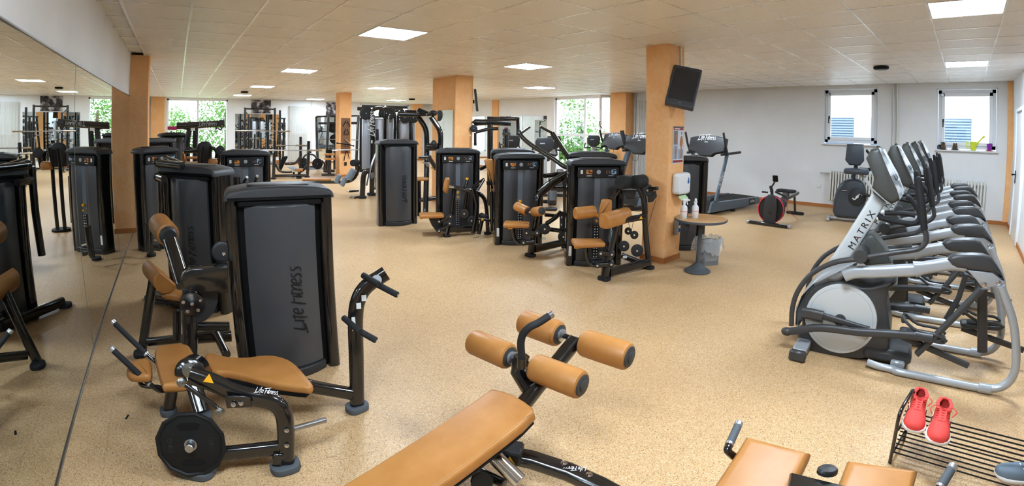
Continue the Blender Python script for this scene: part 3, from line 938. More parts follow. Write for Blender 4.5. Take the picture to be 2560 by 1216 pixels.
# swing arm carrying the weight plate
sa = ((-0.041,2.496,0.42),(-0.027,2.42,0.33),(-0.015,2.345,0.25))
MB().oval(sa, .075, .085, up=(1, -.3, 0)).build('swing_arm', 'steel_black', LC)
e_ = Vector(sa[2]); MB().slab(rrect(.10, .085, .04), e_ + V(0, -.002, -.02), (1, -.3, 0), (.25, .9, .3), .022, .006).build('arm_end_cap', 'rubber_grey', LC)
hub = Vector((-0.053,2.452,0.41)); vd = (V(0, 0, 1.666) - hub).normalized(); ax_ = V(-.3, -.9, .25).normalized()
MB().lathe([(.085, -.09), (.085, 0), (.07, .012), (.0, .014)], hub - ax_ * .04, ax_, 24).build('pivot_housing', 'steel_black', LC)
MB().lathe([(.034, 0), (.038, .004), (.038, .016), (.02, .02), (.02, .03), (.0, .032)], hub + ax_ * .0 + V(.015, 0, .03), ax_, 18).build('pivot_bearing', 'steel_dim', LC)
pc = Vector((-0.091,2.192,0.185)); pax = V(-.22, -.92, .20).normalized()
# twelve-sided rubber weight plate
pl12 = [(.158 * cos(radians(30 * i + 15)), .158 * sin(radians(30 * i + 15))) for i in range(12)]
ex_ = V(1, -.24, 0).normalized(); ey_ = pax.cross(ex_)
WP = thing('weight_plate', 'black twelve-sided 10KG weight plate loaded on the leg curl bench', 'weight plate', tuple(pc))
mb = MB(); mb.slab(pl12, pc - pax * .02, ex_, ey_, .034, .006); wp = mb.build('disc', 'plate_black', WP)
mb = MB()
ring = [(.128 * cos(2 * pi * i / 36), .128 * sin(2 * pi * i / 36)) for i in range(36)]
mb.tube([pc + pax * .012 + ex_ * a + ey_ * b_ for a, b_ in pl12], .011, n=8, closed=True); mb.build('rim', 'plate_black', WP)
for s in (-1, 1):
    sl = [((.035 + .055 * k) * 0 + x, s * (.085 + y)) for x, y, k in ((-.058, .012, 0), (-.04, -.012, 0), (.04, -.012, 0), (.058, .012, 0), (.035, .024, 0), (-.035, .024, 0))]
    mb = MB(); mb.slab(sl, pc + pax * .013, ex_, ey_, .003, 0); mb.build('grip_slot', 'black_matt', WP)
for x_, r_ in ((-.095, 90), (.095, -90)):
    text('10KG', .03, frame(pc + pax * .0155 + ex_ * x_, ex_, ey_) @ Matrix.Rotation(radians(r_), 4, 'Z'), 'plastic_dark', WP)
MB().lathe([(.022, .0), (.030, .0), (.030, .007), (.022, .007), (.022, 0)], pc + pax * .012, pax, 24, cap=False).build('steel_bush', 'steel', WP)
MB().cyl(pc - pax * .1, pc + pax * .062, .021, 18, .003).build('plate_horn', 'steel', LC)
# spare chrome horn on the right foot
q = ((0.389,2.078,0.22),(0.558,2.086,0.22))
MB().cyl(q[0], q[1], .0145, 16, .002).build('plate_horn', 'steel', LC)
MB().cyl(Vector(q[0]) - (Vector(q[1]) - Vector(q[0])).normalized() * .03, q[0], .024, 16, .004).build('horn_collar', 'rubber_grey', LC)
# damper rod with chrome joints
q = ((-0.047,2.196,0.545),(-0.031,2.191,0.527),(0.076,2.158,0.423),(0.098,2.151,0.391))
q = [Vector(p) + V(-.03, -.06, 0) for p in q]
MB().tube([q[0], q[1], q[2], q[3]], .011).build('damper_rod', 'steel_black', LC)
for p in (q[0], q[3]):
    MB().lathe([(.019, 0), (.021, .004), (.021, .014), (.010, .018), (.010, .026), (0, .027)], p, ax_, 16).build('rod_joint', 'steel_dim', LC)
# elbow ring bracket
q = Vector((0.163,2.131,0.473))
MB().slab([(-.055, -.03), (.06, -.03), (.06, .02), (.03, .03), (-.055, .03)], q + V(-.01, -.05, -.04), (1, -.31, 0), (0, 0, 1), .012, .004).build('bracket', 'steel_black', LC)
for k in (-.02, .015): bolt(LC, q + V(k - .015, -.065, -.045), ax_, .009)
MB().slab([(0, .026), (-.024, -.014), (.024, -.014)], Vector((0.046,2.167,0.525)) + V(-.005, -.045, .02), (1, -.31, -.2), (.1, .3, 1), .002, 0).build('warning_sign', 'yellow', LC)
q = Vector((0.298,2.089,0.43))
script_logo(.024, frame(q + V(-.012, -.02, .030), (1, -.31, -.22), (.25, .8, .6)), 'letter_white', LC)
# beam to the right post and the post with its four foot pegs
bm_ = ((0.436,2.532,0.26),(0.604,2.458,0.2),(0.818,2.417,0.12))
MB().oval([bm_[0], bm_[1], bm_[2]], .06, .075).build('seat_beam', 'steel_black', LC)
pp = ((0.843,2.42,0.014),(0.86,2.415,0.336),(0.87,2.413,0.586),(0.891,2.407,0.704),(0.942,2.394,0.782),(1.047,2.368,0.849))
MB().oval(spline(pp, 4), .062, .085, up=(1, 0, 0)).build('post', 'steel_black', LC)
for q in (((0.794,2.392,0.62),(0.817,2.268,0.6),(0.842,2.247,0.58),(0.894,2.18,0.55)), ((0.917,2.39,0.85),(0.95,2.301,0.83),(0.987,2.291,0.8),(1.035,2.199,0.775))):
    for i, j in ((1, 0), (2, 3)):
        a, b_ = Vector(q[i]), Vector(q[j])
        gp = MB().cyl(a - (b_ - a) * .3, b_, .0175, 14, .003).build('foot_peg', 'rubber', LC)
        MB().cyl(b_, b_ + (b_ - a).normalized() * .003, .008, 10).build('peg_screw', 'chrome', gp)
q = Vector(pp[-1]); d_ = (Vector(pp[-1]) - Vector(pp[-2])).normalized()
em = Vector((0.987,2.383,0.807)) + V(-.01, -.045, .02)
MB().lathe([(.026, 0), (.028, .003), (.02, .004)], em, (-.35, -.8, .5), 18).build('emblem', 'letter_grey', LC)
for (x, y, z), w, h, m_ in zip(((0.925,2.399,0.729),(0.895,2.407,0.685),(0.863,2.415,0.581)), (.026, .026, .02), (.035, .035, .08), ('sticker', 'sticker', 'sticker')):
    MB().box((x - .02, y - .043, z), (w, .003, h), 0, Matrix.Rotation(-.25, 3, 'Z')).build('sticker', m_, LC, smooth=False)

# ================================================================ back extension seat on the big tower
M2 = MACH['M2']
q = ((-0.174,3.946,0.92),(-0.095,3.599,0.892))
q = [Vector(p) for p in q]
mb = MB(); mb.lathe([(.06, 0), (.08, .01), (.085, .03), (.085, .31), (.08, .33), (.06, .34)], q[0], q[1] - q[0], 22); mb.build('back_roller', 'leather', M2)
MB().lathe([(.066, 0), (.066, .03), (.05, .05)], q[0] + (q[1] - q[0]).normalized() * .335, q[1] - q[0], 18).build('roller_bracket', 'plastic_charcoal', M2)
ar = ((-0.089,3.549,0.866),(-0.055,3.42,0.76),(-0.019,3.25,0.637))
MB().oval(ar, .085, .10, up=(1, 0, 0)).build('swing_arm', 'steel_black', M2)
bolt(M2, Vector(ar[0]) + V(.01, -.055, -.04), (.05, -1, 0), .018, 'black_matt')
# thigh pad: half cylinder
q = [Vector(p) for p in ((-0.241,3.893,0.585),(-0.146,3.597,0.56))]
mb = MB(); hp = [(.082 * cos(radians(a)), .082 * sin(radians(a))) for a in range(-20, 215, 15)]
ex_ = V(.75, -.1, .65).normalized(); dz_ = (q[1] - q[0]).normalized(); ey_ = dz_.cross(ex_)
mb.slab([(x * 1.15, y) for x, y in hp], q[0], V(.6, .1, -.7).cross(dz_).cross(dz_), dz_.cross(V(.6, .1, -.7).cross(dz_).cross(dz_)), (q[1] - q[0]).length, .012); mb.build('thigh_pad', 'leather', M2)
st_ = ((-0.167,3.646,0.453),(-0.095,3.649,0.523),(-0.049,3.65,0.492),(-0.055,3.65,0.34),(-0.117,3.648,0.369))
mb = MB(); mb.slab(rrect(.26, .16, .05), Vector(st_[1]) + V(.03, .04, -.11), (1, -.2, -.25), (.2, 1, .15), .055, .02); mb.build('seat', 'leather', M2)
MB().oval(((-0.239,3.732,0.547),(-0.336,3.725,0.198),(-0.386,3.72,0.025)), .05, .07, up=(1, 0, 0)).build('leg', 'steel_black', M2)
foot(M2, (-0.398,3.671,0), .12, .1)
MB().oval(((-0.238,3.672,0.405),(-0.147,3.677,0.372)), .05, .05).build('seat_bar', 'steel_black', M2)
MB().oval(((-0.326,3.706,0.085),(-0.081,3.499,0.168)), .05, .065).build('base_bar', 'steel_black', M2)
MB().oval(((-0.083,3.399,0.42),(-0.109,3.398,0.211)), .05, .06, up=(1, 0, 0)).build('seat_post', 'steel_black', M2)
# cam housing
ax2_ = V(-.05, -1, 0)
hs = ((-0.029,3.08,0.758),(-0.013,3.08,0.795),(0.031,3.08,0.818),(0.262,3.069,0.817),(0.248,3.07,0.647),(0.027,3.08,0.682),(-0.017,3.08,0.708))
o_ = Vector(hs[0]); exx = (Vector(hs[3]) - Vector(hs[2])); exx.z = 0; exx.normalize()
plh = [((Vector(p) - o_).dot(exx), (Vector(p) - o_).z) for p in hs]
MB().slab(smooth_poly(plh[:3], 1) + plh[3:], o_, exx, (0, 0, 1), .10, .008).build('cam_housing', 'steel_black', M2)
hs = ((-0.029,3.12,0.661),(0.192,3.114,0.64),(0.183,3.115,0.567),(0.15,3.116,0.496),(0.092,3.119,0.451),(0.02,3.12,0.441),(-0.02,3.12,0.469),(-0.034,3.12,0.535))
o_ = Vector(hs[0]); plh = [((Vector(p) - o_).dot(exx), (Vector(p) - o_).z) for p in hs]
MB().slab(plh, o_, exx, (0, 0, 1), .05, .006).build('cam', 'plastic_dark', M2)
cd = Vector((0.021,3.06,0.579))
MB().lathe([(.078, -.03), (.078, .012), (.074, .016), (0, .017)], cd, ax2_, 28).build('hub_disc', 'steel_black', M2)
for i in range(5):
    a = radians(90 + 72 * i); bolt(M2, cd + V(.055 * cos(a), 0, .055 * sin(a)) + ax2_ * .016, ax2_, .009)
bolt(M2, cd + ax2_ * .016, ax2_, .009)
pu = Vector((0.238,3.091,0.877))
MB().lathe([(.06, -.03), (.066, -.026), (.052, -.012), (.066, .004), (.06, .008), (.045, .010), (0, .010)], pu, ax2_, 26).build('pulley', 'plastic_dark', M2)
bolt(M2, pu + V(.008, 0, -.01) + ax2_ * .01, ax2_, .009)
MB().oval(((0.007,3.12,0.512),(-0.019,3.12,0.318),(-0.042,3.12,0.177)), .11, .10, up=(1, 0, 0)).build('cam_post', 'steel_black', M2)
foot(M2, (-0.059,3.465,0), .13, .12)
MB().oval(((0.033,3.12,0.399),(0.239,3.111,0.373)), .05, .06).build('base_bar', 'steel_black', M2)
MB().oval(((0.025,3.35,0.223),(0.263,3.34,0.207)), .06, .08).build('base_bar', 'steel_black', M2)
MB().oval(((0.154,3.296,0.263),(0.189,2.974,0.246)), .055, .05).build('base_bar', 'steel_black', M2)

# ================================================================ decline bench with four rollers
DB = thing('decline_bench', 'decline sit-up bench with long tan pad and four tan rollers in the foreground', 'gym bench', (1.0, 1.4, 0))
pl = ((0.015,0.129),(-0.006,0.08),(-0.02,0.015),(-0.021,-0.052),(-0.015,-0.106),(0,-0.131),(0.082,-0.144),(0.315,-0.16),(0.505,-0.14))
u1 = 1.02
pl_top = [(u, v) for u, v in pl[:7]]
vl = max(v for u, v in pl); vr = min(v for u, v in pl)
o_, ex_, ey_ = ((1.19,1.42,0.5),(-0.963,-0.033,-0.266),(-0.036,0.999,0.004))
pad = [(u1, vl - .005), (u1, vr + .005)] + [pl[6], pl[5], pl[4], pl[3], pl[2], pl[1], pl[0]]
nz = Vector(ex_).cross(Vector(ey_)).normalized()
if nz.z > 0:
    s0 = Vector(o_) - nz * .06
else:
    s0 = Vector(o_)
mb = MB(); mb.slab(pad, s0, ex_, ey_, .06, .016, 4); mb.build('bench_pad', 'leather', DB)
mb = MB(); mb.slab([(u * .985 + .01, v * .97) for u, v in pad], s0 + (nz * -.014 if nz.z > 0 else nz * .06), ex_, ey_, .014, .003); mb.build('pad_board', 'black_matt', DB)
sp_ = MB(); st0 = Vector(o_) + (V(0, 0, .0006))
for a, b_ in (((pl[4][0] + .03, vr + .028), (u1, vr + .028)),):
    sp_.tube([st0 + Vector(ex_) * a[0] + Vector(ey_) * a[1], st0 + Vector(ex_) * b_[0] + Vector(ey_) * b_[1]], .0012, n=5)
sp_.build('seam', 'stitch', DB)
# roller carrier
q = ((1.281,1.45,0.42),(1.37,1.457,0.48),(1.588,1.438,0.66))
MB().oval([Vector(q[0]) + V(-.35, -.02, -.12), q[0], q[1], q[2]], .075, .062).build('carrier_beam', 'steel_black', DB)
y0, y1 = (1.284,1.86,0.58), (1.4,1.215,0.58)
def lerp(a, b, t): return Vector(a) * (1 - t) + Vector(b) * t
def rollers(p, q, r):
    d = (Vector(q) - Vector(p)).normalized(); L = (Vector(q) - Vector(p)).length
    p = Vector(p)
    MB().cyl(p + d * .02, p + d * (L - .02), .014, 14).build('roller_axle', 'steel_black', DB)
    roller(DB, p, p + d * L * .38, r, ends=(1, 1)); roller(DB, p + d * L * .60, p + d * L, r, ends=(1, 1))
    for k in (.405,): MB().lathe([(.02, 0), (.032, .004), (.032, .016), (.02, .022)], p + d * (L * .385), d, 16).build('axle_collar', 'alu_grip', DB)
rollers(y0, y1, .066)
z0, z1 = (1.533,1.764,0.66), (1.633,1.152,0.66)
rollers(z0, z1, .066)
# upright between bench and lower axle, bent hand grip
mid = lerp(y0, y1, .49)
MB().oval([Vector((1.345,1.469,0.44)), mid + V(-.01, .01, -.05), mid + V(0, 0, .03)], .06, .075, up=(1, 0, 0)).build('roller_post', 'steel_black', DB)
hb = ((1.266,1.457,0.661),(1.261,1.461,0.73),(1.268,1.455,0.778),(1.289,1.436,0.812)) + ((1.327,1.428,0.823),(1.381,1.419,0.844))
MB().tube(spline(hb, 5), .017, n=14).build('hand_grip', 'rubber', DB)
d_ = (Vector(hb[-1]) - Vector(hb[-2])).normalized(); MB().cyl(Vector(hb[-1]), Vector(hb[-1]) + d_ * .02, .0165, 14).build('grip_end', 'steel', DB)
MB().cyl(Vector(hb[0]) + V(0, 0, -.05), hb[0], .02, 14).build('grip_socket', 'steel_black', DB)
# floor frame of the bench at the bottom edge
fb0 = ((1.134,1.473,0.2),(1.248,1.344,0.18),(1.332,1.196,0.16),(1.384,1.052,0.14),(1.407,0.893,0.13))
MB().oval(fb0[:1] + fb0[1:], .09, .07).build('base_beam', 'steel_black', DB)
e_ = Vector(fb0[0]); mb = MB(); mb.bar(e_ + V(-.02, .02, .015), lerp(fb0[0], fb0[1], .75) + V(0, 0, .02), .11, .075, bev=.012); mb.build('beam_shoe', 'plastic_dark', DB)
p = lerp(fb0[0], fb0[1], .45); MB().slab([(0, .03), (-.028, -.018), (.028, -.018)], p + V(-.045, -.045, .01), (.8, -.6, 0), (.2, .3, 1), .002, 0).build('warning_sign', 'yellow', DB)
p = lerp(fb0[2], fb0[3], .2); script_logo(.024, frame(p + V(0, 0, .037), (-.72, .68, .05), (-.6, -.7, 0)), 'letter_white', DB)
for t_ in (.1, .9): bolt(DB, lerp(fb0[2], fb0[3], t_ - .25) + V(0, 0, .035), (0, 0, 1), .012)
q = ((1.063,1.47,0.28),(1.125,1.279,0.16))
MB().cyl(q[0], q[1], .036, 20, .004).build('adjust_cylinder', 'chrome', DB)
q = ((1.034,1.476,0.14),(1.08,1.326,0.14))
MB().cyl(q[0], q[1], .022, 14, .004).build('cross_tube', 'steel_black', DB)
MB().cyl((1.088,1.504,0.02), (0.996,1.376,0.16), .05, 16, .006).build('leg', 'steel_black', DB)
foot(DB, (1.535,0.953,0), .14, .12)
MB().oval([(.32, 1.38, .03), (.36, 1.38, .26)], .07, .06, up=(1, 0, 0)).build('leg', 'steel_black', DB)
foot(DB, (.32, 1.38, 0), .3, .1)

# ================================================================ bench with two tan pads at the bottom edge
FB = thing('padded_bench', 'bench with two tan pads and silver-tipped grips at the bottom edge', 'gym bench', (1.5, .3, 0))
o_, ex_, ey_ = ((1.7,0.45,0.5),(-0.945,-0.054,-0.324),(-0.074,0.996,0.049))
nz = Vector(ex_).cross(Vector(ey_)).normalized(); s0 = Vector(o_) - (nz * .10 if nz.z > 0 else -nz * 0)
for pts in (((0.015,0.131),(-0.022,-0.12),(0.137,-0.14),(0.278,0.122)), ((-0.05,-0.252),(-0.112,-0.497),(-0.041,-0.521),(0.082,-0.252))):
    (a, b_, c_, d_) = pts
    ln = .42
    pd = [a, b_, (b_[0] + ln, b_[1] - .0), (a[0] + ln, a[1] + .0)]
    mb = MB(); mb.slab([a, b_, (ln, b_[1] + .012), (ln, a[1] + .01)], s0, ex_, ey_, .10, .035, 5); mb.build('pad', 'leather', FB)
q = ((1.619,0.34,0.47),(1.703,0.207,0.46))
MB().bar(Vector(q[0]) + V(-.1, .0, -.03), Vector(q[1]) + V(-.1, -.15, -.03), .16, .07).build('centre_beam', 'steel_black', FB)
MB().lathe([(.040, 0), (.040, .012), (.032, .02), (0, .022)], Vector((1.665,0.248,0.48)), (0, 0, 1), 20, .7).build('beam_cap', 'plastic_dark', FB)
q = ((1.615,0.618,0.47),(1.717,0.638,0.49))
grip(FB, q[0], q[1], .0165, 'rubber_grey')
MB().tube(fillet([q[0], Vector(q[0]) - (Vector(q[1]) - Vector(q[0])) * .35, Vector((1.615,0.593,0.42)), Vector((1.633,0.483,0.4))], .04), .016).build('grip_tube', 'steel_black', FB)
q = ((1.854,-0.124,0.46),(1.931,-0.145,0.49))
grip(FB, q[0], q[1], .0165, 'rubber_grey')
MB().tube(fillet([q[0], Vector(q[0]) - (Vector(q[1]) - Vector(q[0])) * .4, Vector(q[0]) + V(-.14, .03, -.08)], .04), .016).build('grip_tube', 'steel_black', FB)
MB().oval([(1.55, .32, .42), (1.5, .3, .03)], .08, .1, up=(1, 0, 0)).build('leg', 'steel_black', FB)
foot(FB, (1.5, .3, 0), .5, .12)

# ================================================================ shoe rack and shoes
SR = thing('shoe_rack', 'low black wire shoe rack standing at the bottom right', 'shoe rack', (2.7, -.3, 0))
for y, x0, x1 in ((.09, 2.57, 2.85), (-.92, 2.62, 2.90)):
    MB().tube(fillet([(x0 + .04, y, 0), (x0 - .05, y + .015, .345), (x1 - .07, y - .02, .375), (x1 + .02, y - .03, 0)], .07, 6), .0095, n=10).build('end_hoop', 'steel_black', SR)
    MB().tube([(x0 - .02, y, .232), (x1 - .05, y - .02, .245)], .006, n=8).build('shelf_bar', 'steel_black', SR)
    MB().tube([(x0 + .03, y, .06), (x1 + .01, y - .025, .065)], .006, n=8).build('shelf_bar', 'steel_black', SR)
for k in range(5):
    x = 2.565 + k * .047
    MB().tube([(x, .09, .238), (x + .05, -.92, .238)], .0045, n=8).build('wire', 'steel_black', SR)
for k in range(6):
    x = 2.615 + k * .045
    MB().tube([(x, .09, .066), (x + .05, -.92, .066)], .0045, n=8).build('wire', 'steel_black', SR)
def shoe(label, loc, rz, body, lace, group, L=.285):
    t_ = thing('running_shoe', label, 'shoe', loc, rz, group, world=False)
    prof = [(-.46, .052, .100), (-.43, .062, .108), (-.30, .066, .100), (-.15, .066, .088), (0, .070, .082), (.15, .084, .070), (.28, .088, .058), (.38, .078, .048), (.45, .052, .036), (.475, .02, .028)]
    # sole
    so = [(x * L, w * .56) for x, w, h in prof] + [(x * L, -w * .56) for x, w, h in reversed(prof)]
    MB().slab(so, (0, 0, 0), (1, 0, 0), (0, 1, 0), .026, .008).build('sole', 'sole_white', t_)
    # upper: loft of rounded sections, open at the collar
    mb = MB(); vs = []; fs = []; n = 14
    for x, w, h in prof:
        for j in range(n):
            a = pi * j / (n - 1)
            vs.append((x * L, -w * .5 * cos(a) * (1 if sin(a) < .6 else .97), .02 + h * (max(0.0, sin(a)) ** .75)))
    for i in range(len(prof) - 1):
        for j in range(n - 1):
            if i in (0, 1, 2) and 4 <= j <= 8: continue
            fs.append((i * n + j, i * n + j + 1, (i + 1) * n + j + 1, (i + 1) * n + j))
    fs.append(tuple(range(n))); fs.append(tuple((len(prof) - 1) * n + j for j in range(n)))
    mb.add(vs, fs); mb.build('upper', body, t_)
    MB().slab([(-.40 * L, -.018), (-.13 * L, -.020), (-.13 * L, .020), (-.40 * L, .018)], (0, 0, .045), (1, 0, 0), (0, 1, 0), .01, .003).build('insole', 'shoe_dark', t_)
    rim = [(-.43 * L, -.018, .118), (-.30 * L, -.027, .112), (-.14 * L, -.022, .104), (-.10 * L, 0, .104), (-.14 * L, .022, .104), (-.30 * L, .027, .112), (-.43 * L, .018, .118), (-.455 * L, 0, .120)]
    MB().tube(rim, .0075, n=8, closed=True).build('collar', body, t_)
    MB().slab([(-.16 * L, -.016), (.16 * L, -.014), (.16 * L, .014), (-.16 * L, .016)], (0, 0, .096), (1, 0, -.26), (0, 1, 0), .006, .002).build('tongue', body, t_)
    mb = MB()
    for k in range(5):
        x = (-.11 + .06 * k) * L; z = .112 - .0045 * k * 1.2
        mb.tube([(x, -.026, z - .012), (x + .008, 0, z), (x, .026, z - .012)], .0028, n=6)
    mb.tube(spline([(-.1 * L, 0, .115), (-.13 * L, .03, .13), (-.06 * L, .05, .12), (.02 * L, .035, .10)], 4), .0026, n=6)
    mb.tube(spline([(-.1 * L, 0, .115), (-.1 * L, -.03, .13), (-.02 * L, -.05, .115), (.04 * L, -.04, .09)], 4), .0026, n=6)
    mb.build('laces', lace, t_)
    for sy in (-1, 1):
        mk = MB()
        for k in range(2): mk.box(((-.02 + .05 * k) * L, sy * .0365, .058), (.008, .004, .03), 0, Matrix.Rotation(.5 - k, 3, 'Y'))
        mk.build('side_mark', 'shoe_dark' if body == 'shoe_red' else 'letter_white', t_)
    t_.scale = (1.12, 1.22, .88)
    return t_
shoe('left red running shoe with red laces on the wire shoe rack', (2.69, .030, .243), pi + .03, 'shoe_red', 'red', 'red running shoes')
shoe('right red running shoe with loose lace on the wire shoe rack', (2.645, -.092, .243), pi + .0, 'shoe_red', 'red', 'red running shoes')
shoe('grey sports shoe on the lower shelf of the shoe rack', (2.74, -.535, .071), 1.95, 'shoe_grey', 'letter_white', None)

tag(MB().box((-0.451,2.847,0.001), (.012, .045, .002), 0, Matrix.Rotation(-.3, 3, 'Z')).build('tape_mark', 'black_matt'), 'short black tape mark on the floor left of the leg curl bench', 'tape')

# ================================================================ cross trainers
EL = thing('cross_trainer', 'nearest silver cross trainer of the row, its white flywheel disc in full view', 'cross trainer', (3.467,0.921,0), -1.466, 'silver and graphite cross trainers in a row', world=False)
def sidep(pts, t0, th, name, m, r=.01, parent=EL, k=3):
    """side outline [(s,z)] extruded across from t0"""
    mb = MB(); mb.slab(pts, (0, t0 + th, 0), (1, 0, 0), (0, 0, 1), th, r, k)
    return mb.build(name, m, parent)
TC = .46
body = ((-0.042,0.193),(-0.066,0.295),(-0.051,0.408),(0.017,0.517),(0.119,0.571),(0.196,0.589),(0.258,0.59),(0.363,0.573),(0.431,0.584),(0.587,0.657),(0.6,0.632),(0.554,0.569),(0.552,0.482),(0.582,0.38),(0.612,0.278),(0.628,0.136),(0.562,0.075),(0.435,0.013),(0.268,-0.007),(0.067,-0.015),(-0.03,0.032),(-0.068,0.098))
sidep(body, .25, .32, 'body_shell', 'graphite', .025)
d0, d1, d2_ = ((0.246,0.225,0.309),(-0.023,0.225,0.256),(0.506,0.225,0.349))
rad = hypot(d2_[0] - d1[0], d2_[2] - d1[2]) / 2
cen = ((d1[0] + d2_[0]) / 2, .24, (d1[2] + d2_[2]) / 2)
for ty, ax in ((.245, -1), (.575, 1)):
    MB().lathe([(rad, -.02), (rad, .004), (rad * .985, .010), (rad * .90, .012), (rad * .895, .009), (rad * .885, .0125), (.05, .022), (0, .022)], (cen[0], ty, cen[2]), (0, ax, 0), 48).build('flywheel_disc', 'silver_light', EL)
    MB().lathe([(.045, 0), (.045, .012), (.02, .016), (0, .016)], (cen[0], ty + ax * .02, cen[2]), (0, ax, 0), 20).build('axle_cap', 'graphite', EL)
neck = ((-0.102,0.166),(-0.115,0.311),(-0.058,0.471),(0.038,0.595),(0.171,0.679),(0.316,0.748),(0.303,0.716),(0.196,0.579),(0.105,0.564),(0.011,0.511),(-0.06,0.409),(-0.083,0.288),(-0.071,0.163))
sidep(neck, .27, .28, 'neck_cover', 'silver_paint', .02)
mast = ((0.082,0.694),(0.118,0.76),(0.364,1.247),(0.462,1.173),(0.294,0.825),(0.248,0.742))
mo = sidep(mast, .36, .10, 'mast', 'silver_light', .025)
a_, b_ = ((0.252,0.841),(0.365,1.076))
ang = math.atan2(b_[1] - a_[1], b_[0] - a_[0])
fm = frame(((a_[0] + b_[0]) / 2, .3585, (a_[1] + b_[1]) / 2), (cos(ang), 0, sin(ang)), (-sin(ang), 0, cos(ang)))
text('MATRIX', .072, fm, 'letter_dark', mo, space=1.35)
mb = MB(); p_ = (0.288,0.906); mb.box((p_[0], .357, p_[1]), (.012, .002, .008)); mb.build('red_mark', 'red', mo, smooth=False)
shell = ((0.301,0.844),(0.346,0.931),(0.392,0.948),(0.428,0.916),(0.48,0.866),(0.517,0.814),(0.555,0.755),(0.37,0.714),(0.319,0.74))
sidep(shell, .30, .22, 'pivot_shell', 'graphite_green', .02)
con = ((0.308,1.489),(0.339,1.555),(0.392,1.572),(0.414,1.566),(0.451,1.495),(0.52,1.351),(0.547,1.326),(0.578,1.247),(0.56,1.211),(0.505,1.182),(0.456,1.209),(0.36,1.286),(0.374,1.354))
co = sidep(con, .25, .34, 'console', 'graphite_green', .03)
scr = ((0.407,1.544),(0.439,1.518),(0.524,1.348),(0.569,1.246))
for (u, w_), (u2, w2), m_ in ((scr[0], scr[2], 'console_face'), (scr[2], scr[3], 'console_face')):
    a = V(u, .42, w_); b_2 = V(u2, .42, w2); dv = (b_2 - a)
    n_ = V(-dv.z, 0, dv.x).normalized()
    if n_.x < 0: n_ = -n_
    MB().bar(a + n_ * .012, b_2 + n_ * .012, .30, .024, up=n_, bev=.006).build('display', m_, co)
strip = ((0.397,1.568),(0.414,1.565),(0.451,1.496),(0.521,1.353),(0.548,1.327),(0.579,1.249),(0.561,1.219),(0.535,1.29),(0.501,1.346),(0.437,1.476))
sidep(strip, .238, .02, 'display_edge', 'console_face', .004, co)
MB().box((scr[0][0] - .02, .42, scr[0][1] + .02), (.03, .09, .03), .008).build('console_vent', 'black_matt', co)
